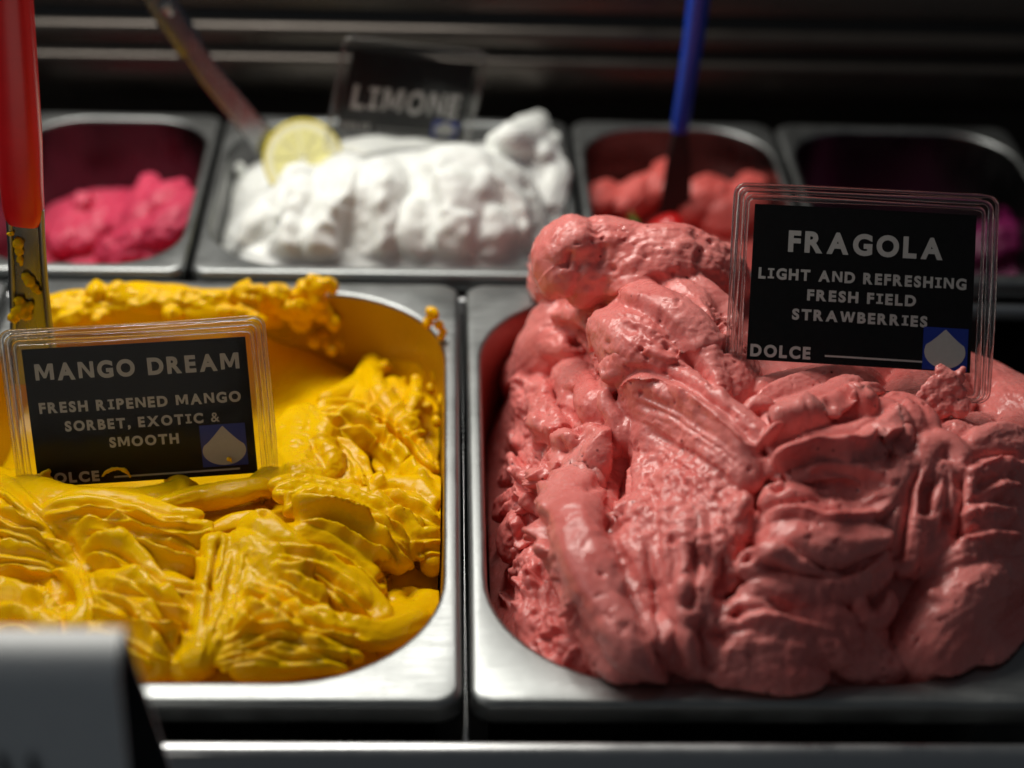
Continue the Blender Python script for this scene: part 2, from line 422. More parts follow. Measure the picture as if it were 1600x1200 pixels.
        for s in self.sc:
            kind, pts = s[0], np.array(s[1], float)
            if kind == 'pit':
                r2 = ((u - pts[0, 0]) ** 2 + (v - pts[0, 1]) ** 2) / s[3] ** 2
                out -= np.where(ok, s[2] * np.exp(-r2 * 1.4), 0); continue
            if kind in ('bulge', 'rough'):
                m_ = ok & (u > pts[:, 0].min()) & (u < pts[:, 0].max()) & (v > pts[:, 1].min()) & (v < pts[:, 1].max()); k = np.where(m_)[0]
                if not len(k): continue
                c = catmull(np.c_[np.vstack([pts, pts[:1]]), np.zeros(len(pts) + 1)], 5.0)[:, :2]; nz = np.c_[noise(P[k] / 5.0), noise(P[k] / 5.0 + 40)] * 4
                qx, qy = u[k] + nz[:, 0], v[k] + nz[:, 1]; ins = np.zeros(len(k), bool); dm = np.full(len(k), 1e9)
                for i in range(len(c)):
                    a, b = c[i], c[(i + 1) % len(c)]
                    cr = (a[1] > qy) != (b[1] > qy); xx = (b[0] - a[0]) * (qy - a[1]) / (b[1] - a[1] + 1e-12) + a[0]
                    ins ^= cr & (qx < xx); dm = np.minimum(dm, (qx - a[0]) ** 2 + (qy - a[1]) ** 2)
                if kind == 'rough':
                    t_ = np.clip(np.sqrt(dm) / 22, 0, 1); nn_ = noise(P[k] / s[3] + 3) + .6 * noise(P[k] / (s[3] * .5) + 8)
                    out[k] += np.where(ins, s[2] * t_ * (np.maximum(nn_, -.25) * 1.6), 0); continue
                t_ = np.clip(np.sqrt(dm) / s[3], 0, 1); out[k] += np.where(ins, s[2] * np.sin(t_ * math.pi / 2) ** 0.85, 0)
                continue
            R_ = s[3] * 2.2 if kind == 'carve' else s[3]
            m_ = ok & (u > pts[:, 0].min() - R_) & (u < pts[:, 0].max() + R_) & (v > pts[:, 1].min() - R_) & (v < pts[:, 1].max() + R_)
            k = np.where(m_)[0]
            if not len(k): continue
            c = catmull(np.c_[pts, np.zeros(len(pts))], 4.0)[:, :2]; t = np.gradient(c, axis=0); t /= np.linalg.norm(t, axis=1)[:, None] + 1e-9
            q = np.c_[u[k], v[k]]
            wv = noise(P[k] / 6.0) * 2.6 + noise(P[k] / 17.0 + 7) * 4.0
            best = np.full(len(k), 1e9); bi = np.zeros(len(k), int)
            for i in range(len(c)):
                r2 = (q[:, 0] - c[i, 0]) ** 2 + (q[:, 1] - c[i, 1]) ** 2; b = r2 < best; best[b] = r2[b]; bi[b] = i
            dd = q - c[bi]; sd = -dd[:, 0] * t[bi, 1] + dd[:, 1] * t[bi, 0] + wv
            al = bi / max(1, len(c) - 1); tp = np.clip(np.minimum(al, 1 - al) / 0.16, 0, 1); tp = tp * tp * (3 - 2 * tp)
            over = np.abs((dd * t[bi]).sum(1)); tp = tp * np.exp(-(np.maximum(over - 4, 0) / 6) ** 2)
            if kind == 'edge':
                sd = sd * s[5]
                a = np.where(sd >= 0, np.clip(1 - sd / s[3], 0, 1) ** 1.6, np.clip(1 + sd / s[4], 0, 1))
                # dip in front of the step
                a = a - 0.45 * np.where(sd < 0, np.exp(-((sd + s[4] * 1.6) / (s[4] * 1.5)) ** 2), 0)
                out[k] += s[2] * a * tp * (1 + .55 * noise(P[k] / 5.5 + 21))
            else:
                out[k] -= s[2] * np.exp(-(sd / s[3]) ** 2) * tp
        return out
    def ball(self, px, py, r, dz=0.0, squash=0.8, amp=1.0):
        self.add([(px - r * 2.2, py, 0.8), (px, py), (px + r * 2.2, py + rng.normal() * r, 0.8)], r, r * squash, dz=dz, wob=0.3, amp=amp, K=18)

    def build(self, name, x0, x1, y0, y1, ri, mat, voxel=0.65, base_drop=3.0, smooth=3, fine=0.35, stroke=0.5, cells=0.0, floor=-70, cull=16, wall_z=1.5, relax=0.5, lump=0.0):
        # the body under the folds
        gx, gy = np.arange(x0 - 1, x1 + 1.01, 2.0), np.arange(y0 - 1, y1 + 1.01, 2.0)
        X, Y = np.meshgrid(gx, gy, indexing='ij'); Z = self.S.z(np.c_[X.ravel(), Y.ravel()]) - base_drop
        top = np.c_[X.ravel(), Y.ravel(), np.maximum(Z, floor + 2)]; bot = np.c_[X.ravel(), Y.ravel(), np.full(Z.size, floor)]
        nx, ny = X.shape; i = np.arange(nx * ny).reshape(nx, ny); n = nx * ny
        q = np.stack([i[:-1, :-1], i[1:, :-1], i[1:, 1:], i[:-1, 1:]], -1).reshape(-1, 4)
        fs = [tuple(a) for a in q] + [tuple(a[::-1] + n) for a in q]
        edge = list(i[:, 0]) + list(i[-1, 1:]) + list(i[::-1, -1][1:]) + list(i[0, ::-1][1:-1])
        for a, b in zip(edge, edge[1:] + edge[:1]): fs.append((b, a, a + n, b + n))
        off = self.n
        V = np.vstack(self.v + [top, bot]); F = self.f + [tuple(int(k) + off for k in a) for a in fs]
        me = bpy.data.meshes.new(name); me.from_pydata((V * MM).tolist(), [], [tuple(int(k) for k in a) for a in F]); me.update()
        o = bpy.data.objects.new(name, me); COL.objects.link(o)
        md = o.modifiers.new('r', 'REMESH'); md.mode = 'VOXEL'; md.voxel_size = voxel * MM; md.adaptivity = 0
        if smooth:
            sm = o.modifiers.new('s', 'SMOOTH'); sm.factor = relax; sm.iterations = smooth
        dg = bpy.context.evaluated_depsgraph_get()
        m2 = bpy.data.meshes.new_from_object(o.evaluated_get(dg)); o.modifiers.clear(); o.data = m2; bpy.data.meshes.remove(me)
        nv = len(m2.vertices); P = np.empty(nv * 3); m2.vertices.foreach_get('co', P); P = P.reshape(-1, 3) / MM
        Nn = np.empty(nv * 3); m2.vertex_normals.foreach_get('vector', Nn); Nn = Nn.reshape(-1, 3)
        if self.sc:
            P = P + Nn * self.tool(P, Nn)[:, None]
            m2.vertices.foreach_set('co', (P * MM).ravel()); m2.update()
            o.data = m2; sm = o.modifiers.new('s', 'SMOOTH'); sm.factor = 0.5; sm.iterations = 2
            m3 = bpy.data.meshes.new_from_object(o.evaluated_get(bpy.context.evaluated_depsgraph_get())); o.modifiers.clear(); o.data = m3; bpy.data.meshes.remove(m2); m2 = m3
            P = np.empty(nv * 3); m2.vertices.foreach_get('co', P); P = P.reshape(-1, 3) / MM
            Nn = np.empty(nv * 3); m2.vertex_normals.foreach_get('vector', Nn); Nn = Nn.reshape(-1, 3)
        # visible part only
        keep = P[:, 2] > self.S.z(P[:, :2]) - cull
        # relief along the strokes: coordinates of the nearest fold
        sv = np.vstack(self.v); key = np.vstack(self.key); tn = np.vstack(self.tan); lt = np.vstack(self.lat); am = np.concatenate(self.amp)
        kd = KDTree(len(sv))
        for k, c in enumerate(sv): kd.insert(c, k)
        kd.balance()
        ids = np.where(keep)[0]; near = np.zeros(nv, int); dist = np.full(nv, 99.0)
        for k in ids:
            _, j, dd = kd.find(P[k]); near[k] = j; dist[k] = dd
        dv = P - sv[near]
        s_ = key[near, 0] + (dv * tn[near]).sum(1); t_ = key[near, 1] + (dv * lt[near]).sum(1); id_ = key[near, 2]
        wgt = np.clip(1.6 - dist / 2.5, 0, 1) * am[near]
        qn = np.stack([s_ * 0.07 + id_, t_ * 0.36, id_ * 0.7], 1); q2 = np.stack([s_ * 0.25 + id_, t_ * 0.85, id_ * 0.7], 1)
        disp = stroke * wgt * (0.65 * (ridged(qn) - 0.4) + 0.35 * ridged(q2))
        msk = np.clip(0.55 + 1.1 * noise(P / 17.0 + 5), 0, 1.3)
        disp += fine * msk * fbm(P / 3.0, 2) + 0.6 * fine * fbm(P / 6.5 + 3.1, 2)
        if lump: disp += lump * np.clip(noise(P / 24 + 9.1) * 2.0, 0, 1) * (1 - 2 * np.abs(fbm(P / 4.2 + 2, 2)))
        if cells:   # air pockets and torn pits
            c = noise(P / 1.9 + 31.0); mk = np.clip(noise(P / 15 + 77) * 2.4 - 0.1, 0, 1)
            disp -= cells * mk * np.clip((c - 0.42) * 4.5, 0, 1)
        P = P + Nn * disp[:, None]
        # stay inside the pan below its rim
        low = P[:, 2] < wall_z
        cxm, cym = (x0 + x1) / 2, (y0 + y1) / 2; hx, hy = (x1 - x0) / 2 - ri, (y1 - y0) / 2 - ri
        inset = 0.5 + np.clip(-P[:, 2], 0, 200) * 0.05
        ax, ay = P[:, 0] - cxm, P[:, 1] - cym
        ex, ey = np.maximum(np.abs(ax) - hx, 0), np.maximum(np.abs(ay) - hy, 0); ln = np.hypot(ex, ey); lim = ri - inset
        ov = low & (ln > lim); k = np.where(ov, lim / np.maximum(ln, 1e-6), 1.0)
        P[:, 0] = np.where(ov & (ex > 0), cxm + np.sign(ax) * (hx + ex * k), P[:, 0])
        P[:, 1] = np.where(ov & (ey > 0), cym + np.sign(ay) * (hy + ey * k), P[:, 1])
        m2.vertices.foreach_set('co', (P * MM).ravel())
        bm = bmesh.new(); bm.from_mesh(m2); bm.verts.ensure_lookup_table()
        bmesh.ops.delete(bm, geom=[bm.verts[int(k)] for k in np.where(~keep)[0]], context='VERTS')
        bm.to_mesh(m2); bm.free(); m2.update()
        m2.name = name; o.data = m2; m2.materials.clear(); m2.materials.append(mat)
        m2.polygons.foreach_set('use_smooth', [True] * len(m2.polygons))
        return o

# ---- strawberry heap
S_ST = Surf([
 (800,930,-20),(775,800,-28),(770,650,-34),(800,560,-34),(850,1000,-8),(900,1045,-4),(1000,1062,-1),(1100,1068,2),(1230,1078,4),(1330,1062,1),(1450,1062,-2),(1590,1062,-3),
 (870,850,6),(950,900,13),(1100,950,14),(1250,980,11),(1400,960,8),(1550,950,7),
 (880,730,8),(960,790,0),(1060,760,26),(1150,800,27),(1250,850,29),(1400,850,24),(1550,850,22),
 (860,600,-6),(930,640,14),(980,610,33),(1100,650,38),(1180,720,36),(1250,700,38),(1400,700,36),(1550,720,32),
 (860,540,-8),(960,520,28),(1050,500,42),(1100,570,42),(1200,605,41),(1350,600,41),(1500,625,38),(1590,640,30),
 (1000,440,55),(1060,462,53),(860,400,36),(895,340,44),(1000,385,38),(1100,395,36),(940,405,38),(1150,450,44),(1135,555,36),(1250,480,42),(1400,500,38)],
 extra=[(30,210,-30),(80,214,-10),(120,210,0),(154,205,-10),(157,100,-8),(157,40,-8),(12,205,-45),(140,160,30)])
H = Heap(S_ST)
A = H.add
# back dome, the knob on its left and the peak behind it
YA = at_z(1000, 440, 50)[1] + 16
A([(850,440,.8),(905,412,1.15),(965,408,1.2),(1030,425,1)], 11.5, 10.5, lift=0, fixY=YA + 3, wob=.3)
A([(980,462,.8),(1050,465,1),(1120,490,.8)], 9, 8, lift=0, fixY=YA - 6, wob=.15)
A([(925,430,.8),(985,420,1.1),(1050,418,1.18),(1110,435,1.05),(1165,470,.8)], 12.8, 11, lift=0, fixY=YA, ridge=.04, wob=.14)
A([(897,332,.75),(880,365),(872,400,1.15),(862,445,1.0)], 9.5, 10, dz=6, wob=.16, ridge=.03)
A([(830,395,.7),(848,420),(890,452,.9)], 10, 10, dz=3, wob=.2)
# the broad sheet with fine diagonal strokes
A([(868,498,.75),(915,462),(985,470,1.1),(1055,505,1.15),(1110,565,1.1),(1140,630,.7)], 18, 14, dz=2, ridge=.07, rk=4.5, wob=.06)
A([(1010,428,.6),(1080,450),(1130,490),(1150,530,.6)], 4.5, 4.0, dz=4.5, asym=.6, ridge=.07)
A([(868,492,.6),(905,500),(935,530),(955,575,.7)], 4.0, 3.2, dz=5, asym=.5, ridge=.07)
A([(1000,560),(1050,560),(1100,600),(1120,640,.6)], 9, 7, dz=3, ridge=.07, wob=.25)
# left side, lower and rough
A([(785,610,.7),(815,555),(860,520),(900,505,.7)], 12, 10, dz=0, wob=.2)
A([(800,570,.6),(850,545),(905,555,.7)], 8, 7, dz=2, wob=.25)
A([(812,590,.6),(840,625),(862,665),(890,700,.7)], 9.5, 9, dz=7, ridge=.07, rk=4, wob=.2)
A([(822,640,.6),(835,690),(850,740,.7)], 5, 5, dz=5, ridge=.12, wob=.3)
A([(880,585,.8),(905,610),(935,645,1.1),(950,665,.8)], 9, 9, dz=5, ridge=.03, wob=.12)
A([(790,700,.6),(815,690),(850,700,.6)], 6, 5, dz=3, ridge=.12, wob=.3)
A([(790,760,.6),(830,730),(860,735,.6)], 5, 4.5, dz=5, ridge=.22, wob=.35)
A([(785,810,.6),(820,790),(855,800,.6)], 6, 4.5, dz=6, asym=.4, ridge=.07, wob=.35)
A([(800,765,.6),(820,745),(845,775,.7),(860,815,.6)], 4, 4, dz=6, ridge=.12, wob=.4)
A([(790,880,.7),(815,845),(850,825,.7)], 9, 7, dz=6, ridge=.07, wob=.35)
A([(795,905,.7),(830,875),(855,870,.6)], 8, 6, dz=2, ridge=.07, wob=.35)
A([(845,870,.6),(830,920),(840,975,1.1),(870,1020,.9),(910,1045,.7)], 8.5, 8, dz=2, ridge=.07, wob=.3)
A([(865,950,.7),(890,1000),(930,1045,.7)], 8, 7, dz=2, ridge=.07, wob=.25)
# the long tongue
A([(946,668,.35),(925,700,.75),(902,745,1.12),(898,800,.92),(912,860,.98),(945,930,1.05),(985,1000,1.15),(1030,1060,1.1)], 11.5, 12, dz=10, ridge=.05, rk=2.5, wob=.10, end=.6)
A([(948,672,.6),(960,715),(952,765),(930,800,.5)], 4.2, 3.6, dz=11, asym=.5, ridge=.07, wob=.2)
A([(905,800,.6),(940,785),(962,740,.5)], 2.2, 2.0, dz=13, ridge=.07, wob=.3)
A([(945,830,.6),(975,880),(1010,960),(1050,1050,.8)], 9, 8, dz=3, ridge=.08, wob=.15)
# the hooked ridge and its flank
A([(962,622,.45),(972,600,.7),(1005,588),(1060,612),(1115,648),(1175,698),(1210,735,.5)], 7.5, 7, dz=7, asym=.3, ridge=.07, rk=3.5, wob=.08, end=.7)
A([(968,625,.8),(1020,625),(1080,665),(1140,715),(1185,770,.6)], 9.5, 8, dz=6, ridge=.07, rk=4.5, wob=.08)
A([(990,650,.9),(1050,700),(1110,760),(1140,820,.7)], 12, 9, dz=3, ridge=.07, rk=3.5, wob=.14)
A([(966,612,.4),(960,635,.7),(972,660,.8),(980,700,.8)], 4.0, 4.0, dz=7, ridge=.06, wob=.15)
A([(982,650,.8),(985,710),(975,780),(962,835,.7)], 5, 6, dz=6, ridge=.07, wob=.12)
A([(1005,700,.8),(1010,770),(1000,830,.8)], 8, 7, dz=4, ridge=.07, wob=.25)
A([(1040,740,.8),(1050,800),(1040,850,.8)], 8, 7, dz=4, ridge=.07, wob=.3)
A([(965,835,.6),(995,815),(1030,830,.7)], 4, 3.5, dz=7, ridge=.12, wob=.4)
# columns that run down to the front
A([(990,820,.7),(1010,880),(1035,960),(1050,1050,.9)], 9, 8, dz=5, ridge=.07, rk=3, wob=.15)
A([(1050,790,.8),(1068,860),(1075,940),(1085,1010),(1095,1060,.7)], 9.5, 9, dz=6, ridge=.07, rk=3, wob=.18)
A([(1095,770,.8),(1115,820),(1125,880),(1120,930,.6)], 7.5, 8, dz=5, ridge=.07, wob=.25)
A([(1130,765,.7),(1150,800),(1160,850,.6)], 5, 6, dz=5, ridge=.07, wob=.3)
A([(1165,785,.5),(1172,800),(1165,820,.5)], 2.2, 2.2, dz=8, wob=.3)
A([(1085,890,.6),(1095,930),(1085,985,.7)], 6, 7, dz=9, ridge=.07, wob=.2)
A([(1060,940,.7),(1085,990),(1100,1040,.8)], 7, 7, dz=6, ridge=.07, wob=.2)
# slabs on the right, one above the other
A([(1165,652,.5),(1185,640),(1212,648,.5)], 3.2, 3, dz=5, wob=.3)
A([(1185,690,.6),(1225,655),(1280,632,1.1),(1330,612,1.1),(1362,618,.8)], 7.5, 8, dz=2, ridge=.05, rk=2, wob=.10, end=.5)
A([(1280,648,.7),(1320,640),(1355,645,.8)], 6, 7, dz=0, ridge=.04, wob=.1, end=.5)
A([(1170,600,.7),(1250,580),(1330,570),(1400,598,.7)], 7, 6, dz=-2, asym=.3, ridge=.07, wob=.2)
A([(1180,625,.6),(1240,600),(1320,585),(1380,605,.6)], 5, 4, dz=1, asym=.5, ridge=.07, wob=.15)
A([(1200,722,.6),(1260,700),(1320,695),(1370,665),(1400,640,.8)], 8, 7, dz=5, ridge=.07, rk=2.5, wob=.14, end=.6)
A([(1372,655,.7),(1405,645),(1425,680),(1420,715,.6)], 7, 7, dz=4, ridge=.12, wob=.35)
A([(1340,720,.7),(1385,700),(1410,670,.6)], 6, 6, dz=4, ridge=.07, wob=.2)
A([(1188,745,.6),(1245,725),(1310,722),(1370,742),(1405,750,.6)], 7, 5, dz=5, asym=.6, tilt=-.25, ridge=.06, wob=.12)
A([(1225,768,.7),(1310,770),(1395,765,.7)], 9, 8, dz=-1, wob=.1)
A([(1185,800,.7),(1230,785),(1290,800,.7),(1350,795),(1395,770),(1415,725,.8),(1420,690,.5)], 5.0, 5, dz=6, ridge=.07, wob=.2)
A([(1170,850,.7),(1225,822),(1300,832,1.1),(1365,830),(1400,800,.7)], 13, 13, dz=3, ridge=.07, rk=3, wob=.12)
A([(1190,880,.7),(1270,868),(1350,865,.9),(1395,840,.6)], 10, 9, dz=1, ridge=.05, wob=.12)
A([(1405,905,.7),(1415,840),(1422,770),(1440,718),(1468,702),(1492,725),(1497,775),(1490,825,.6)], 5.2, 5.5, dz=6, ridge=.07, rk=3, wob=.12)
A([(1440,860,.6),(1450,800),(1465,740),(1480,760),(1478,810,.6)], 4.0, 4, dz=4, ridge=.12, wob=.35)
A([(1415,900,.7),(1450,860),(1500,830,.7)], 6, 5, dz=2, ridge=.07, wob=.3)
A([(1425,650,.7),(1490,600),(1560,610),(1605,655,.6)], 16, 13, dz=0, ridge=.05, wob=.10)
A([(1480,690,.7),(1540,675),(1610,690,.9)], 9, 8, dz=4, ridge=.06, wob=.15)
A([(1490,735,.6),(1550,705),(1620,715,.9)], 10, 8, dz=5, asym=.3, ridge=.07, rk=3.5, wob=.15)
A([(1495,790,.6),(1550,752),(1620,762,.9)], 9, 7, dz=5, asym=.3, ridge=.07, wob=.2)
A([(1500,830,.6),(1540,795),(1620,800,.9)], 9, 7, dz=5, asym=.3, ridge=.07, rk=3, wob=.2)
A([(1480,870,.6),(1530,838),(1620,845,.9)], 11, 8, dz=4, ridge=.07, rk=3.5, wob=.2)
A([(1455,905,.6),(1520,870),(1600,890,.9)], 8, 7, dz=3, ridge=.07, wob=.25)
# foot of the heap
A([(1600,900,.8),(1530,925,1.1),(1470,995,1.1),(1425,1060,.9)], 13, 13, dz=5, ridge=.04, rk=1.5, wob=.06, end=.6, asym=-.2)
A([(1620,960),(1560,1010),(1500,1070,.9)], 14, 11, dz=1, ridge=.04, wob=.08)
A([(1440,925,.6),(1465,935),(1475,915,.5)], 2.6, 2.4, dz=8, wob=.3)
A([(1150,905,.6),(1185,885),(1240,905),(1300,915),(1350,895),(1388,868,.4)], 5.0, 4, dz=7, asym=.5, ridge=.07, wob=.25)
A([(1150,935,.6),(1210,925),(1275,935),(1320,930,.6)], 6, 5, dz=5, asym=.4, ridge=.07, wob=.3)
A([(1325,925,.5),(1332,958),(1356,972),(1375,952),(1380,920,.4)], 2.4, 2.4, dz=7, ridge=.07, wob=.2)
A([(1320,960,.7),(1350,985),(1390,1000,.7)], 7, 6, dz=3, wob=.2)
A([(1115,1000,.6),(1165,968,1.2),(1225,985,.8),(1290,975,1.1),(1340,1020,.6)], 7, 6, dz=5, asym=.3, ridge=.07, wob=.22)
A([(1120,1040,.6),(1165,1012),(1220,1022,1.2),(1270,1006,.8),(1330,1035,.6)], 7, 6, dz=4, asym=.2, ridge=.07, wob=.25)
A([(1100,1056,.6),(1170,1042),(1235,1048,1.1),(1300,1048,.7)], 6, 5, dz=1, asym=.2, ridge=.07, wob=.25)
A([(1300,1030,.7),(1360,1030),(1420,1050,.6)], 7, 6, dz=1, wob=.2)
E, C, Pt = H.edge, H.carve, H.pit
B = H.bulge
B([(948,660),(920,683),(890,713),(858,743),(847,780),(850,820),(862,870),(884,925),(925,990),(972,1052),(1045,1064),(1018,1000),(990,930),(962,868),(946,835),(950,800),(957,755),(960,712)], 6.5, 44)
B([(866,492),(905,452),(960,436),(1030,431),(1090,458),(1132,505),(1142,560),(1136,640),(1090,602),(1040,577),(985,572),(945,548),(910,507)], 2.5, 50)
B([(1185,690),(1215,655),(1280,625),(1320,608),(1358,602),(1372,620),(1366,645),(1330,648),(1290,660),(1240,675)], 5.0, 11)
B([(1205,712),(1260,692),(1330,680),(1375,652),(1400,630),(1425,660),(1425,700),(1390,712),(1330,722),(1270,720),(1215,737)], 4.2, 13)
B([(1178,832),(1230,812),(1300,818),(1370,813),(1410,788),(1405,850),(1375,880),(1310,902),(1240,897),(1188,882)], 4.0, 40)
B([(818,395),(840,360),(872,335),(898,318),(920,340),(925,380),(905,420),(893,455),(865,470),(835,450)], 4.0, 35)
B([(1030,860),(1060,800),(1100,790),(1110,850),(1095,930),(1100,1000),(1080,1050),(1050,1000),(1040,930)], 2.5, 25)
B([(822,600),(850,590),(880,640),(905,690),(870,700),(835,670)], 3.0, 22)
E([(868,492),(905,505),(930,535),(945,570),(960,605)], 3.5, 60, 8, -1)
C([(1010,432),(1070,455),(1110,490),(1135,520)], 3.0, 8)
H.rough([(900,470),(1000,450),(1090,480),(1130,560),(1130,640),(1060,600),(960,560),(910,500)], .26, 2.0)
H.rough([(820,330),(900,315),(1000,345),(1150,350),(1190,450),(1050,440),(900,475),(815,460)], .5, 4.2)
C([(930,350),(945,385),(935,425)], 1.8, 9); C([(1080,352),(1100,385),(1085,425)], 1.2, 8)
H.rough([(820,595),(860,590),(905,690),(870,710),(830,670)], .7, 2.2)
H.rough([(980,680),(1100,720),(1170,790),(1160,860),(1050,880),(970,850)], .7, 3.2)
H.rough([(770,700),(850,690),(860,850),(900,1000),(940,1050),(860,1020),(800,930)], .9, 2.8)
H.rough([(1400,640),(1440,660),(1430,730),(1395,720)], .9, 2.6); H.rough([(1140,900),(1390,880),(1390,960),(1330,1050),(1110,1060)], .35, 3.0); H.rough([(1490,720),(1600,700),(1600,860),(1480,880)], .6, 2.6)
E([(963,615),(980,598),(1010,590),(1060,610),(1120,650),(1190,712)], 3.5, 45, 7, 1)
for k in range(7):
    a = 14 * k + 12; C([(985 + k * 4, 603 + a), (1050 + k * 2, 628 + a), (1110, 668 + a * .9), (1170 - k * 4, 715 + a * .8)], rng.uniform(.8, 1.7), rng.uniform(4.5, 6.5))
for k in range(11):
    a = 11 * k; C([(905 + k * 8, 470 + a * .55), (960 + k * 8, 465 + a * .75), (1020 + k * 7, 490 + a * .8), (1075 + k * 5, 530 + a * .8)], rng.uniform(1.0, 2.2), rng.uniform(4.5, 7))
C([(974,690),(968,745),(962,790),(950,838)], 7, 11)
C([(905,795),(930,775),(950,745)], 2.0, 7)
C([(950,840),(978,885),(992,950),(1020,1010),(1045,1062)], 2.6, 8)
E([(1190,690),(1240,668),(1290,652),(1322,640),(1362,642)], 3.2, 30, 6, -1)
C([(1300,636),(1330,618),(1360,608)], .8, 5)
E([(1200,728),(1270,712),(1330,712),(1380,690),(1405,668)], 3.2, 30, 6, -1)
E([(1255,738),(1310,727),(1370,742),(1408,752)], 2.2, 25, 8, -1)
Pt(1335,768,2.6,30); Pt(1290,770,2,22)
E([(1190,806),(1240,796),(1300,806),(1360,800),(1402,778)], 2.6, 30, 7, 1)
C([(1180,880),(1250,897),(1320,897),(1370,872)], 4.5, 11)
E([(1280,912),(1340,897),(1390,866)], 2.2, 14, 6, 1)
E([(1120,968),(1200,962),(1260,975),(1320,990)], 2.0, 26, 7, 1)
C([(1448,810),(1452,765),(1468,738)], 4.0, 11); C([(1402,890),(1410,830),(1424,765),(1445,715)], 3.6, 8); C([(1502,730),(1504,780),(1494,850)], 4.5, 9)
for l in ([(1508,737),(1550,720),(1600,728)], [(1525,772),(1570,754),(1600,766)], [(1490,806),(1540,790),(1600,800)], [(1490,850),(1550,830),(1600,843)]): E(l, 2.6, 26, 6, 1)
C([(1008,845),(1020,900),(1030,960),(1040,1010)], 2.4, 7); C([(1085,850),(1086,905),(1075,960)], 4.0, 8); C([(1085,968),(1100,1005),(1112,1055)], 4.0, 8); C([(1128,860),(1132,900),(1118,940)], 3.5, 8); C([(1050,830),(1058,880),(1052,930)], 1.6, 6)
C([(1140,1000),(1105,990),(1090,960)], 3, 9)
for a in [(1150,960,5,14),(1196,704,6,12),(1214,752,6,13),(1131,510,5,9),(1132,545,4,8),(905,528,5,17),(1165,870,4,12),(880,700,3,10),(845,700,3,10),(1415,700,3,8)]: Pt(*a)
C([(884,600),(888,640),(907,682)], 3.0, 7); C([(832,690),(850,720),(862,745)], 3, 7); C([(893,390),(889,425)], 2.5, 5); C([(858,830),(862,880),(878,940)], 3.5, 7)
for a in [(962,535),(1005,548),(1042,540),(1040,578),(1012,560),(990,575),(958,420),(1053,428),(1010,400),(1228,655),(1280,640),(1262,662),(930,745),(905,760),(880,880),(945,910),(1330,640),(1395,705),(1405,690),(1100,590),(1085,560)]: Pt(*a, rng.uniform(1.0, 2.2), rng.uniform(3.5, 6))
for k in range(150):
    t = rng.uniform(); x, y = 800 + 75 * rng.uniform() + (25 if t > .75 else 0), 590 + 450 * t
    Pt(x, y, rng.uniform(-2.6, 2.2), rng.uniform(4, 12))
for k in range(26):
    t = rng.uniform(); x, y = 800 + 60 * rng.uniform() + 40 * (t > .8), 600 + 430 * t; g = rng.normal(-1.2, .6); l = rng.uniform(14, 34)
    E([(x - l * math.cos(g), y - l * math.sin(g)), (x + rng.normal(0, 5), y + rng.normal(0, 5)), (x + l * math.cos(g), y + l * math.sin(g))], rng.uniform(1.4, 3.0), rng.uniform(12, 22), 4, rng.choice([-1, 1]))
for k in range(140):
    x, y = rng.uniform(960, 1590), rng.uniform(640, 1050); Pt(x, y, rng.uniform(-.9, .9), rng.uniform(4, 11))
g_st = H.build('strawberry_gelato', 6.5, 160.4, 8.5, 217.5, 45, M_STRAW, voxel=VOX, base_drop=7, smooth=2, fine=.28, stroke=.30, cells=.9, cull=20, wall_z=1.0, lump=.35)
tag(g_st, 'tall heap of pale pink strawberry gelato with swirled folds, front row', 'gelato', 'gelato heaped in the steel pans')

# ---- mango
S_MG = Surf([
 (680,930,-16),(640,1000,-9),(560,1035,-5),(420,1052,-5),(300,1058,-6),(200,1058,-6),(0,1055,-8),
 (690,850,-10),(690,760,-12),(690,680,-13),(690,600,-20),(640,600,-19),(680,560,-27),
 (400,830,4),(450,900,0),(540,960,-5),(330,900,-2),(330,1000,-3),(450,1000,-2),(250,900,-3),(110,810,3),(200,830,2),(150,900,0),(100,930,-16),(40,860,-4),(0,790,-2),(20,950,-8),
 (420,775,3),(540,800,-1),(620,840,-8),(300,790,-4),(180,790,-4),(50,770,-4),
 (470,650,-5),(520,700,-7),(600,720,-12),(640,700,-15),(450,720,-8),(540,770,-9),(600,600,-20),(580,640,-14),
 (480,580,-20),(540,570,-22),(430,560,-23),(500,620,-15),(430,500,-13),(300,480,-7),(150,482,-7),(480,515,-18),(380,600,-30),(250,640,-30),(100,640,-28),(520,530,-26),(560,540,-28)],
 extra=[(-30,214,-30),(-80,214,-6),(-130,214,-8),(-155,200,-14),(-160,100,-10),(-160,40,-10),(-110,195,-14),(-60,212,-16),(-40,205,-26)])
H = Heap(S_MG); A = H.add
# right middle fan
A([(490,648,.8),(545,648),(605,672),(650,712),(684,748,.5)], 4.6, 4.6, dz=5, asym=.5, ridge=.03, wob=.05)
A([(490,655,.8),(545,668),(600,705),(640,745),(682,762,.35)], 5.4, 5.0, dz=5, asym=.5, ridge=.03, wob=.06)
A([(495,665,.8),(545,680),(582,700),(596,715,.5)], 5, 4.5, dz=5, asym=.4, ridge=.03, wob=.08)
A([(500,690,.9),(545,725),(575,770,.7)], 6.5, 5, dz=3, asym=.3, ridge=.05, wob=.10)
A([(505,720,.9),(535,755),(545,785,.6)], 6, 5, dz=2, asym=.3, ridge=.04, wob=.12)
A([(478,640,.5),(462,670,.9),(465,720,1.1),(480,770,.9)], 9.5, 8, dz=4, ridge=.07, wob=.22)
A([(475,642,.6),(500,690),(520,760,.8)], 6, 6, dz=4.5, ridge=.07, wob=.2)
A([(470,640,.5),(445,690),(430,740,.8)], 6, 5, dz=2, ridge=.06, wob=.15)
A([(576,588,.25),(592,622,.8),(620,660,1),(655,690,.6)], 5.5, 6, dz=6, ridge=.03, wob=.05)
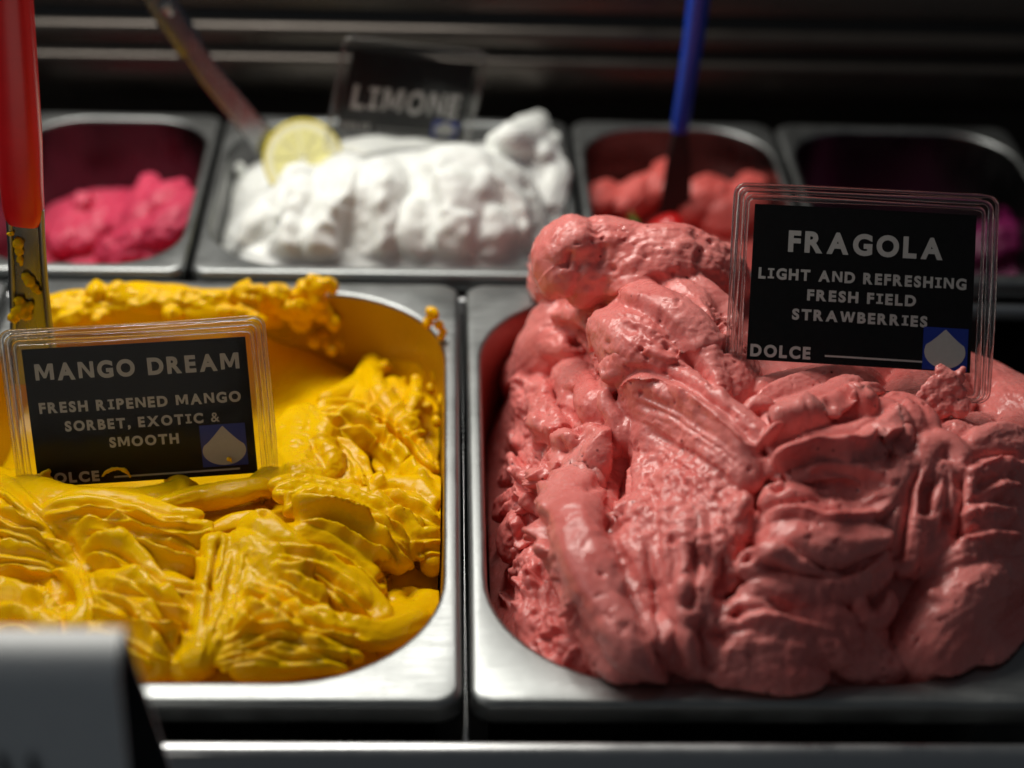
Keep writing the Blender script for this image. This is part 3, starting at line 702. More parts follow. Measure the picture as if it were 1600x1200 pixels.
A([(560,600,.5),(570,640,.9),(600,670,.8)], 5, 5, dz=4, ridge=.03, wob=.08)
A([(650,612,.35),(648,640),(640,668,.6)], 3.2, 3.6, dz=8, ridge=.03, wob=.06)
A([(612,600,.6),(625,625),(650,650,.6)], 5, 5, dz=4, wob=.15)
A([(600,575,.7),(640,568),(680,590,.7)], 6, 5, dz=5, ridge=.06, wob=.35)
for (a, b) in [(605,565),(625,552),(645,560),(665,572),(640,580),(684,600),(672,620),(665,650),(680,670),(690,640),(600,585),(622,578)]:
    H.ball(a, b, rng.uniform(2.0, 3.4), dz=6)
# smear on the back wall and over the back rim
for (a, b, z, r) in [(478,452,4,3.6),(500,446,5,3.6),(520,448,4,3.0),(488,440,6,2.6),(512,440,5,2.4),(468,462,0,3.5),(495,465,0,4.5),(480,482,-8,4.5),(505,490,-9,4),(470,500,-14,4.5),(450,480,-6,5),(430,470,-4,5),(522,505,-18,3.4),
                     (676,492,-5,2.4),(686,508,-6,2.2),(668,505,-8,2.2),(690,525,-9,2.0),(672,488,-4,1.8),(694,518,-6,1.5)]:
    p = at_y(a, b, 213) if a < 600 else at_y(a, b, 185)
    q = p + np.array([rng.normal(), rng.normal(), rng.normal()]) * 1.5
    # a clump in free space
    i0 = len(H.v)
    A([(a - r * 3, b + 2, .7), (a, b), (a + r * 3, b + rng.normal() * 3, .6)], r, r * .9, wob=.4, ridge=.07, K=18)
    V = H.v[-1]; V += (p - V.mean(0)) * 1.0
for l in ([(60,478),(150,460),(260,455),(370,457),(490,455)],):
    A([(a_, b_, 1.0) for a_, b_ in l], 8, 7, wob=.4, ridge=.05)
    V = H.v[-1]; c_ = np.array([at_y(a_, b_, 211) for a_, b_ in l]); V += c_.mean(0) - V.mean(0) + np.array([0, 0, -6])
for (a, b, r, n) in [(110,468,7,3),(150,466,8,3),(200,464,9,3),(255,470,10,3),(310,468,9,3),(365,470,10,4),(415,462,9,4),(445,474,7,3),(280,492,10,2),(350,494,10,2),(400,492,9,2),(180,492,9,2),(120,495,8,2)]:
    for k in range(n):
        aa, bb, rr = a + rng.normal(0, 14), b + rng.normal(0, 8), r * rng.uniform(.2, .62)
        p = at_y(aa, bb, 207 - max(0, bb - 468) * .35); g = rng.uniform(0, 6.3)
        A([(aa - rr * 5 * math.cos(g), bb - rr * 3 * math.sin(g), .5), (aa, bb), (aa + rr * 5 * math.cos(g), bb + rr * 3 * math.sin(g), .5)], rr, rr * .75, wob=.6, ridge=.15, K=20)
        V = H.v[-1]; V += (p - V.mean(0))
for (a, b) in [(485,545),(505,552),(525,548),(512,560),(495,535),(535,538)]:
    H.ball(a, b, rng.uniform(2, 3.2), dz=6)
# basin rim left of the fan
A([(585,560,.6),(575,590),(545,615),(500,632,.7)], 5, 4, dz=4, ridge=.03, wob=.10)
A([(600,540,.6),(585,570),(560,600,.6)], 4, 4, dz=5, ridge=.03, wob=.15)
# fan in the middle, right of the sign
A([(418,775,.5),(470,772),(545,788),(610,818),(665,868,.5)], 3.6, 4.2, dz=6, asym=.4, ridge=.07, rk=3, wob=.05)
A([(425,785,.6),(490,780),(555,800),(615,838),(652,885,.45)], 5.2, 5, dz=6, asym=.5, ridge=.05, wob=.06)
A([(445,808,.5),(480,790,.9),(535,802),(590,838),(640,890,.6)], 7.5, 6, dz=5, asym=.5, ridge=.04, wob=.06)
A([(458,815,.7),(510,818,1),(565,842,1.05),(608,880,.9),(612,900,.5)], 8.5, 5, dz=6, asym=.55, ridge=.03, wob=.06, end=.5)
A([(560,770,.7),(620,772),(668,792),(690,818,.5)], 6, 5, dz=5, asym=.4, ridge=.05, wob=.10)
A([(590,790,.7),(640,800),(692,836,.4)], 6.5, 5.5, dz=5, asym=.4, ridge=.05, wob=.10)
A([(620,755,.8),(650,757),(672,790,.7)], 6, 6, dz=5, ridge=.03, wob=.08, end=.5)
A([(660,755,.7),(680,775),(688,800,.5)], 5, 5, dz=5, wob=.1)
A([(600,830,.7),(635,835),(655,848,.6)], 4.5, 4, dz=5, wob=.12)
A([(640,850,.7),(668,852),(692,850,.6)], 3.4, 3.2, dz=5, wob=.1)
A([(650,872,.7),(670,868),(692,868,.6)], 3.0, 3.0, dz=4, wob=.1)
A([(655,890,.7),(675,885),(692,880,.6)], 3.6, 3.0, dz=3, wob=.1)
# beaded body of that fan
A([(372,822,.5),(400,828,1),(450,868),(520,915),(578,975,.6)], 7.5, 6.5, dz=5, asym=.35, ridge=.08, wob=.22)
A([(365,835,.6),(395,870),(450,925),(510,975,.7)], 7.5, 6, dz=4.5, asym=.35, ridge=.07, wob=.24)
A([(360,860,.7),(390,920),(430,965),(470,1000,.6)], 7, 5.5, dz=4, asym=.3, ridge=.07, wob=.22)
A([(430,830,.7),(490,850),(560,890),(600,930,.6)], 6.5, 5, dz=3, ridge=.08, wob=.15)
A([(480,890,.7),(540,925),(585,965,.8),(582,985,.5)], 8.5, 5.5, dz=4.5, asym=.5, ridge=.05, wob=.10, end=.5)
A([(350,840,.7),(338,890),(330,950),(318,1020),(305,1060,.8)], 5.2, 6, dz=6, ridge=.07, rk=3, wob=.18)
A([(352,900,.7),(352,950),(340,1000,.8)], 5, 5, dz=4.5, ridge=.07, wob=.22)
A([(610,940,.6),(640,930),(670,935,.6)], 5, 4, dz=1, ridge=.07, wob=.3)
for (a, b) in [(592,968),(605,962),(622,958),(632,952),(600,972),(640,960)]:
    H.ball(a, b, rng.uniform(1.1, 2.0), dz=4)
# lower fan along the front rim
A([(325,1020,.6),(375,985),(430,972),(500,985),(590,1002),(665,975,.7)], 4.6, 4.2, dz=6, asym=.4, ridge=.07, wob=.06)
A([(330,1035,.6),(390,995),(450,985),(530,1003),(610,1010,.6)], 4.4, 4, dz=6, asym=.4, ridge=.07, wob=.06)
A([(340,1050,.6),(400,1012),(470,1004),(560,1022,.6)], 5, 4.2, dz=5, asym=.4, ridge=.08, wob=.10)
A([(360,1060,.6),(420,1035),(490,1028),(540,1040,.6)], 5.5, 4.5, dz=4, asym=.3, ridge=.08, wob=.15)
A([(300,1060,.8),(318,1010),(355,970),(395,950,.6)], 5.2, 4.6, dz=5, ridge=.08, wob=.15)
A([(400,955,.6),(450,955),(480,970,.6)], 4, 3.5, dz=5, wob=.15)
A([(585,1000,.8),(640,975,1.1),(690,930,.7)], 9, 6, dz=3, ridge=.03, wob=.05)
# left centre fan
A([(66,812,.6),(125,795),(210,802),(270,822),(325,818,.5)], 4.0, 4, dz=6, asym=.4, ridge=.07, wob=.05)
A([(62,818,.8),(120,808),(190,818),(245,838),(300,842),(338,828,.4)], 6.2, 5.6, dz=6, asym=.5, ridge=.03, wob=.08)
A([(100,835,.7),(165,850),(235,868),(325,885,.6)], 8, 6, dz=4, asym=.4, ridge=.05, wob=.12)
A([(135,875,.7),(170,872),(215,895),(250,928),(320,935,.6)], 5.6, 5, dz=6, asym=.4, ridge=.06, wob=.16)
A([(70,820,.9),(100,860),(125,910),(128,960),(118,1010,.8)], 5.0, 6, dz=5, ridge=.05, rk=3, wob=.06)
A([(130,920,.7),(185,930),(245,955),(310,985,.6)], 7, 5.5, dz=5, asym=.4, ridge=.06, wob=.18)
A([(135,945,.7),(190,960),(245,1000),(272,1030,.6)], 7.5, 6, dz=5, asym=.5, ridge=.06, wob=.16)
A([(130,985,.7),(185,1005),(240,1040),(260,1060,.6)], 8, 6, dz=4, asym=.3, ridge=.06, wob=.14)
A([(235,905,.7),(285,935),(320,970,.6)], 6.5, 5.5, dz=4, asym=.3, ridge=.05, wob=.14)
A([(270,1010,.8),(290,1040),(295,1065,.7)], 6, 5, dz=2, wob=.15)
# far left
A([(-60,760,.7),(0,772),(45,810),(95,862),(112,900,.5)], 6.2, 5.6, dz=5, asym=.4, ridge=.05, wob=.08)
A([(-60,790,.7),(0,815),(50,850),(100,888,.6)], 7, 6, dz=4, asym=.4, ridge=.05, wob=.10)
A([(-60,850,.7),(0,872),(60,885),(112,910,.6)], 6, 5, dz=5, asym=.3, ridge=.07, wob=.12)
A([(-60,900,.7),(10,905),(70,920),(110,945,.6)], 7, 5, dz=3, ridge=.07, wob=.14)
A([(-60,935,.7),(10,945),(60,962),(95,992,.6)], 7, 6, dz=6, asym=.4, ridge=.04, wob=.12)
A([(-60,975,.7),(10,975),(55,990),(100,1020,.6)], 7, 6, dz=5, asym=.4, ridge=.04, wob=.12)
A([(-120,840,.7),(-90,960),(-80,1050,.7)], 12, 9, dz=3, wob=.2)
# under the sign
A([(10,752,.7),(60,775),(150,788),(240,785),(310,762,.6)], 7.5, 6, dz=4, asym=.2, ridge=.04, wob=.10)
A([(-40,740,.7),(20,762),(55,790,.7)], 6, 5, dz=4, wob=.15)
A([(240,800,.6),(310,782),(370,772),(425,762,.6)], 5, 4, dz=4, ridge=.08, wob=.15)
A([(320,825,.6),(360,808),(410,795,.6)], 4, 3, dz=-1, wob=.2)
A([(395,772,.7),(425,745),(445,735,.7)], 6, 5, dz=3, wob=.2)
A([(260,760,.6),(285,768),(290,785,.5)], 3, 3, dz=5, wob=.2)
E, C, Pt = H.edge, H.carve, H.pit
for l, h in ([[(495,638),(555,641),(615,668),(655,705),(690,745)], 2.4], [[(505,650),(550,653),(600,681),(640,722),(662,746),(684,758)], 2.8], [[(520,672),(560,673),(585,688),(598,704)], 2.4], [[(495,690),(530,712),(560,750)], 1.6],
    [[(424,772),(480,775),(545,785),(600,810),(655,855)], 2.4], [[(438,803),(470,787),(520,792),(575,820),(625,865),(662,895)], 3.0], [[(458,824),(475,817),(505,817),(569,847),(608,868),(618,892)], 3.0],
    [[(425,875),(480,895),(520,922),(560,945),(582,975)], 2.6], [[(378,918),(427,944),(464,965),(484,988)], 2.2], [[(370,952),(390,972),(404,992)], 1.8],
    [[(345,1002),(400,978),(440,973),(500,990),(580,1003)], 2.2], [[(372,1015),(440,995),(520,1013),(605,1022)], 2.2], [[(385,1035),(440,1013),(500,1030),(548,1046)], 2.2],
    [[(61,812),(93,799),(144,794),(187,800),(227,808),(267,819),(322,817)], 2.2], [[(110,822),(157,817),(192,811),(219,825),(248,833),(307,836),(338,826)], 3.0], [[(130,842),(173,841),(240,856),(280,871),(327,877)], 2.6],
    [[(132,880),(140,870),(160,866),(181,876),(203,897),(227,908),(258,934)], 2.6], [[(145,936),(187,953),(203,967),(240,996),(271,1038)], 2.6], [[(208,950),(235,972),(267,980),(302,998)], 2.4], [[(140,985),(190,1003),(235,1035)], 2.0],
    [[(-30,760),(5,768),(37,795),(75,835)], 2.4], [[(-30,795),(15,820),(60,836),(100,852),(118,875)], 2.6], [[(-30,868),(20,874),(60,881),(114,898)], 2.4], [[(-30,905),(30,912),(80,925)], 1.8], [[(-30,950),(10,951),(40,955),(85,972),(94,994)], 2.6], [[(-30,985),(30,980),(60,990)], 2.0],
    [[(575,770),(620,772),(668,795),(692,822)], 2.2], [[(600,795),(640,803),(694,838)], 2.2], [[(640,850),(668,848),(694,848)], 1.8], [[(650,872),(670,866),(694,866)], 1.8]): E(l, h, 26, 4.5, 1)
C([(346,830),(338,880),(330,930),(322,990)], 2.4, 6); C([(370,850),(362,910),(352,960)], 1.4, 6)
for a in [(412,792,4,12),(200,882,2.5,10),(100,932,5,22),(60,935,4,22),(330,905,3,12),(600,905,2.5,10),(640,920,3,14),(690,720,4,9),(690,790,3,8)]: Pt(*a)
for k in range(36):      # beads along the ridges
    t = rng.uniform(); a, b = [((370,828),(585,965)),((440,690),(540,760)),((150,880),(260,1000)),((340,850),(320,1030))][k % 4]
    Pt(a[0] + (b[0] - a[0]) * t + rng.normal(0, 16), a[1] + (b[1] - a[1]) * t + rng.normal(0, 16), rng.uniform(-1.0, .4), rng.uniform(5, 9))
H.fan([(470,800),(520,795),(580,825),(655,885)], [(425,775),(490,782),(560,800),(640,840)], 4, 1.3)
H.fan([(440,880),(500,905),(550,935),(585,965)], [(372,930),(420,955),(460,985),(480,1000)], 6, 2.0, 17, 4)
H.fan([(400,850),(470,860),(540,880),(600,925)], [(400,875),(470,895),(530,925),(580,960)], 3, 1.3, 15, 4)
H.fan([(340,1000),(410,968),(500,980),(600,998)], [(310,1055),(390,1040),(480,1045),(560,1050)], 7, 1.9, 14, 3)
H.fan([(62,812),(140,792),(230,808),(325,815)], [(120,835),(180,845),(250,860),(330,880)], 5, 1.3, 14, 3.5)
H.fan([(140,870),(200,885),(260,925),(325,935)], [(130,990),(180,1005),(230,1035),(262,1060)], 6, 2.0, 18, 4)
H.fan([(-30,760),(20,775),(70,820),(112,875)], [(-30,880),(20,880),(70,888),(112,905)], 5, 1.8, 16, 3.5)
H.fan([(500,638),(570,640),(640,685),(690,745)], [(480,660),(530,700),(570,745),(580,775)], 5, 1.7, 16, 3.5)
H.fan([(70,825),(105,880),(128,940),(122,1000)], [(95,830),(130,880),(150,940),(150,990)], 4, .9, 8, 3)
H.fan([(355,835),(345,900),(330,970),(310,1050)], [(385,850),(372,910),(362,970),(345,1010)], 4, 1.0, 9, 3)
H.fan([(540,640),(600,580),(650,560),(690,570)], [(600,720),(640,700),(670,690),(694,690)], 6, 1.4, 14, 4)
H.rough([(60,445),(330,440),(480,440),(540,470),(470,520),(300,490),(70,500)], .9, 4)
H.rough([(372,830),(430,830),(520,880),(585,950),(580,985),(480,990),(400,980),(350,940)], .28, 2.8)
H.rough([(440,690),(480,650),(540,700),(560,775),(450,775)], .4, 2.6)
H.rough([(140,880),(200,890),(300,980),(290,1050),(200,1040),(130,990)], .2, 3.0)
H.rough([(320,840),(360,840),(350,1000),(300,1055)], .2, 2.4)
H.rough([(330,1000),(460,975),(560,1000),(540,1050),(330,1055)], .12, 2.6); H.rough([(590,550),(695,545),(695,720),(640,690),(600,610)], .5, 2.6)
g_mg = H.build('mango_gelato', -160.4, -6.5, 8.5, 217.5, 45, M_MANGO, voxel=VOX, base_drop=6, smooth=1, fine=.14, stroke=.22, cull=18, wall_z=.5, lump=.12)
tag(g_mg, 'glossy yellow mango gelato worked into fanned ridges in its pan', 'gelato', 'gelato heaped in the steel pans')

# ---- lemon
S_LM = Surf([(350,405,-6),(500,408,-4),(650,408,-4),(800,408,-5),(400,330,4),(480,275,14),(600,226,15),(700,228,15),(790,270,18),(850,330,2),(540,320,11),(680,330,13),(430,285,2),(860,220,10)],
 extra=[(-95,360,-14),(-40,364,-12),(20,364,-6),(42,360,-6),(42,260,-18),(-96,260,-22),(-96,310,-14)])
H = Heap(S_LM); A = H.add
A([(492,262,.7),(455,288),(415,338),(365,400,.8)], 9, 9, dz=3, wob=.2)
A([(430,290,.7),(385,350),(350,395,.7)], 8, 7, dz=1, wob=.25)
A([(540,240,.7),(530,300),(500,360),(480,410,.8)], 12, 11, dz=4, wob=.18)
A([(470,280,.8),(475,340),(440,405,.8)], 8, 8, dz=3, wob=.25)
A([(612,240,.7),(590,280),(585,340),(595,410,.8)], 13, 12, dz=3, wob=.16)
A([(705,248,.7),(720,285,1.1),(715,345),(700,410,.8)], 14, 11, dz=1, wob=.14)
A([(640,250,.7),(740,245),(810,290),(835,350),(830,410,.7)], 12, 9, dz=1, wob=.15)
A([(660,300,.7),(650,360),(660,410,.8)], 9, 8, dz=4, wob=.2)
A([(780,320,.8),(770,370),(760,410,.8)], 10, 9, dz=3, wob=.2)
A([(760,230,.7),(810,225),(850,190,.8),(872,168,.5)], 8, 8, dz=8, wob=.3)
A([(840,250,.7),(868,215),(885,190,.6)], 7, 7, dz=6, wob=.3)
A([(850,330,.7),(872,290),(880,240,.7)], 7, 6, dz=0, wob=.3)
A([(535,215,.6),(600,212),(680,222,.7)], 8, 8, dz=-1, wob=.2)
for (a, b, r) in [(345,297,2.6),(375,270,3.4),(398,245,3.0),(428,192,2.4)]:
    H.ball(a, b, r, dz=5)
E, C, Pt = H.edge, H.carve, H.pit
for l in ([(500,238),(462,262),(436,300),(425,350),(420,405)], [(470,285),(455,330),(448,400)], [(560,250),(540,300),(500,350),(480,405)], [(520,300),(512,350),(520,405)], [(610,262),(590,310),(596,360),(590,405)], [(660,250),(690,290),(690,340),(672,405)], [(740,262),(790,290),(818,330),(820,390)], [(735,330),(730,370),(735,405)], [(410,310),(385,350),(365,400)]):
    E(l, 3.2, 70, 16, rng.choice([-1, 1]))
for k in range(8): Pt(rng.uniform(380, 850), rng.uniform(230, 400), rng.uniform(-1.2, 1.5), rng.uniform(9, 22))
A([(515,250,.8),(580,246,1),(660,252,1),(740,256,.8)], 8.5, 8.5, lift=0, fixY=326, wob=.2)
A([(540,262,.8),(640,262),(740,268,.8)], 9, 9, lift=0, fixY=318, wob=.2)
g_lm = H.build('lemon_gelato', -98.5, 43, 238.5, 367, 32, M_LEMON, voxel=1.0, base_drop=2, smooth=12, fine=.12, stroke=.5, cull=22, wall_z=.5, lump=.12)
tag(g_lm, 'snow white lemon gelato mounded behind the mango pan', 'gelato', 'gelato heaped in the steel pans')

# ---- low remains in the other back pans
def low_gelato(name, x0, x1, ri, z0, folds, mat, label, ctrl_extra=()):
    s = Surf([], extra=[(x0, 240, z0), (x1, 240, z0), (x0, 366, z0), (x1, 366, z0), ((x0 + x1) / 2, 300, z0 - 3)] + list(ctrl_extra))
    hp = Heap(s)
    for f, wd, lift in folds:
        hp.add(f, wd, None, dz=lift, wob=.3, ridge=.07)
    o = hp.build(name, x0, x1, 238.5, 367, ri, mat, voxel=1.1, base_drop=4, smooth=1, fine=.9, stroke=.8, floor=z0 - 40, cull=26, wall_z=.5, lump=1.2)
    return tag(o, label, 'gelato', 'gelato heaped in the steel pans')
low_gelato('raspberry_gelato', -186, -108.5, 24, -32, [
    ([(-20,400,.7),(40,370),(70,350,.6)], 8, 4), ([(90,400,.7),(110,360),(130,330,.6)], 8, 6), ([(130,345,.6),(137,330),(142,322,.5)], 4, 10),
    ([(110,390,.7),(170,350),(210,355,.7)], 9, 4), ([(150,400,.7),(210,380),(260,350,.7)], 11, 6), ([(215,370,.8),(232,330),(242,292,.5)], 8, 9),
    ([(225,345,.8),(262,320),(296,300,.5)], 8, 8), ([(230,380,.7),(270,350),(305,310,.6)], 9, 7)],
    M_PINK, 'hot pink gelato left low in a dark steel pan, behind the red spatula', [(-130,350,-22),(-112,300,-12),(-150,350,-28)])
low_gelato('red_gelato', 53, 134, 28, -28, [
    ([(920,345,.7),(945,315),(960,300,.6)], 8, 9), ([(960,340,.7),(1000,310),(1030,290,.7)], 8, 8), ([(1020,320,.8),(1040,290),(1046,262,.4)], 8, 9),
    ([(1060,345,.7),(1100,320),(1140,300,.8)], 10, 9), ([(1090,345,.7),(1150,330),(1200,310,.8)], 12, 7), ([(1165,300,.8),(1190,285),(1205,265,.5)], 7, 8), ([(1130,310,.8),(1180,300),(1215,290,.7)], 8, 6)],
    M_RED, 'coral red gelato low in the back row pan round the blue spatula', [(125,350,-16),(60,350,-20)])
low_gelato('berry_gelato', 144, 241, 28, -62, [
    ([(1500,400,.7),(1560,380),(1640,370,.8)], 10, 6), ([(1590,350,.8),(1640,330),(1690,330,.8)], 9, 6), ([(1400,380,.7),(1470,370),(1540,370,.7)], 9, 3)],
    M_PURPLE, 'dark magenta berry gelato low in the pan behind the strawberry sign', [(235,340,-24)])

# ------------------------------------------------------------------ the display case
def extrude_x(name, prof, x0, x1, mat, closed=True, smooth=True):
    n = len(prof); v = [(x0, y, z) for y, z in prof] + [(x1, y, z) for y, z in prof]
    f = [(i, (i + 1) % n, n + (i + 1) % n, n + i) for i in range(n if closed else n - 1)]
    if closed: f += [tuple(range(n))[::-1], tuple(range(n, 2 * n))]
    o = mesh(name, v, f, mat, None, False)
    if smooth:
        o.data.polygons.foreach_set('use_smooth', [True] * len(o.data.polygons))
        try: o.data.set_sharp_from_angle(angle=math.radians(50))
        except Exception: pass
    return o
def arc(cy, cz, r, a0, a1, n=10):
    return [(cy + r * math.cos(math.radians(a0 + (a1 - a0) * i / n)), cz + r * math.sin(math.radians(a0 + (a1 - a0) * i / n))) for i in range(n + 1)]
def zrow(py, Y, px=800): return at_y(px, py, Y)[2]

structure(extrude_x('case_floor', [(-150, -150), (700, -150), (700, -160), (-150, -160)], -700, 700, M_DARK))
structure(extrude_x('case_back_wall', [(470, -150), (470, 330), (480, 330), (480, -150)], -700, 700, M_DARK))
# stepped steel panels along the back of the case
Y1 = 392
za, zb, zc = zrow(158, Y1), zrow(108, Y1), zrow(100, Y1)
panel = extrude_x('case_back_panel', [(Y1 + 2.5, za - 40), (Y1 + 2.5, za - 3)] + [(Y1 + 2.4 - 2.4 * math.sin(math.pi / 2 * i / 8), za + (zb - za) * (1 - math.cos(math.pi / 2 * i / 8))) for i in range(1, 9)] + arc(Y1 + 3, zb + 1, 3, 180, 90, 6) + [(Y1 + 4.6, zb + 4), (Y1 + 4.6, za - 40)], -600, 600, M_PANEL)
structure(panel)
Y2 = Y1 + 5
zd, ze = zrow(84, Y2), zrow(46, Y2)
rail1 = extrude_x('case_back_rail', [(Y2 + 2, zd)] + [(Y2, zd + 1.5), (Y2 - 1.0, (zd + ze) / 2), (Y2, ze - 1.5), (Y2 + 2, ze), (Y2 + 3.2, ze), (Y2 + 3.2, zd)], -600, 600, M_PANEL)
structure(rail1)
Y3 = Y2 + 6
zf, zg = zrow(24, Y3), zrow(-80, Y3)
rail2 = extrude_x('case_back_shelf', [(Y3 + 2, zf), (Y3, zf + 2), (Y3 + 3, zg - 2), (Y3 + 6, zg), (Y3 + 9, zg), (Y3 + 9, zf)], -600, 600, M_PANEL)
structure(rail2)
# supports: bar between the two rows, bars between the pans, rail in front
structure(extrude_x('row_support_bar', [(227.5, -14), (227.5, -9.5), (228.5, -8.5), (231, -8.5), (232, -9.5), (232, -14)], -500, 500, M_RAIL))
def bar_y(name, x, y0, y1, wd, z):
    prof = [(x - wd, z - 5), (x - wd, z - 1), (x - wd + .6, z - .2), (x, z), (x + wd - .6, z - .2), (x + wd, z - 1), (x + wd, z - 5)]
    n = len(prof); path = [(y1, 0), (y0 + 4, 0), (y0 + 1.5, -.8), (y0, -3), (y0 - 1, -14)]
    v = [(a, yy, b + dz) for yy, dz in path for a, b in prof]; f = []
    for k in range(len(path) - 1):
        for i in range(n - 1): f.append((k * n + i, k * n + i + 1, (k + 1) * n + i + 1, (k + 1) * n + i))
    return structure(mesh(name, v, f, M_RAIL))
bar_y('cross_bar', 0, -4, 226, .85, -9)
bar_y('cross_bar', -166.7, -4, 226, 1.9, -6.5)
bar_y('cross_bar', 166.7, -4, 226, 1.9, -6.5)
Yr = -15
zr = zrow(1161, Yr, 700)
rail = extrude_x('front_rail', [(Yr + 1, -150), (Yr + 1, zr - 3)] + arc(Yr - .5, zr - 1.5, 1.5, 0, 90, 5)[1:] + arc(Yr - 1.5, zr - 3, 3, 90, 170, 8) + [(Yr - 8, zr - 40), (Yr - 40, zr - 130), (Yr - 40, -150)], -600, 600, M_RAIL)
structure(rail)

# ------------------------------------------------------------------ lettering
_gl = {}
POLY = {'M': [(0,0),(0,.72),(.23,.72),(.42,.30),(.61,.72),(.84,.72),(.84,0),(.66,0),(.66,.46),(.48,.08),(.36,.08),(.175,.46),(.175,0)][::-1],
        'N': [(0,0),(0,.72),(.20,.72),(.53,.24),(.53,.72),(.70,.72),(.70,0),(.52,0),(.17,.49),(.17,0)][::-1],
        'W': [(0,.72),(.18,.72),(.29,.25),(.42,.72),(.60,.72),(.73,.25),(.84,.72),(1.02,.72),(.83,0),(.63,0),(.51,.43),(.39,0),(.19,0)][::-1]}
def glyph(ch, bold=0.046):
    """flat outline of one capital as (vertices, faces, width); the serifs of a wide bold I are added"""
    if (ch, bold) in _gl: return _gl[(ch, bold)]
    if ch in POLY:
        v = np.array(POLY[ch]); r = (v, [tuple(range(len(v)))], v[:, 0].max())
    elif ch == 'I':
        s, t, W, Hh = .17, .13, .44, .70
        xs = [(0, W, 0, t), ((W - s) / 2, (W + s) / 2, t, Hh - t), (0, W, Hh - t, Hh)]
        v, f = [], []
        for a, b, c, d in xs:
            k = len(v); v += [(a, c), (b, c), (b, d), (a, d)]; f.append((k, k + 1, k + 2, k + 3))
        r = (np.array(v), f, W)
    else:
        cu = bpy.data.curves.new('glyph', 'FONT'); cu.body = ch; cu.offset = bold; cu.resolution_u = 5
        o = bpy.data.objects.new('glyph', cu); COL.objects.link(o)
        me = bpy.data.meshes.new_from_object(o.evaluated_get(bpy.context.evaluated_depsgraph_get()))
        v = np.array([(p.co.x, p.co.y) for p in me.vertices]); f = [tuple(p.vertices) for p in me.polygons]
        v[:, 0] -= v[:, 0].min(); r = (v, f, v[:, 0].max())
        bpy.data.objects.remove(o); bpy.data.curves.remove(cu); bpy.data.meshes.remove(me)
    _gl[(ch, bold)] = r; return r
def line_geo(text, u0, u1, v0, v1, Wc, Hc, bold=0.046, gap=0.15, sp=0.42):
    """letters laid out between card fractions u0..u1 across and v0 (top) .. v1 (base line) down, in mm on the card"""
    V, F, x = [], [], 0.0
    for ch in text:
        if ch == ' ': x += sp; continue
        v, f, wd = glyph(ch, .012 if ch == '&' else bold); k = sum(len(a) for a in V)
        V.append(v + [x, 0]); F += [tuple(i + k for i in a) for a in f]; x += wd + gap
    V = np.vstack(V); V[:, 0] -= V[:, 0].min()
    caps = 0.70 + bold
    sx, sy = (u1 - u0) * Wc / V[:, 0].max(), (v1 - v0) * Hc / caps
    return np.c_[u0 * Wc + V[:, 0] * sx, -v1 * Hc + V[:, 1] * sy], F

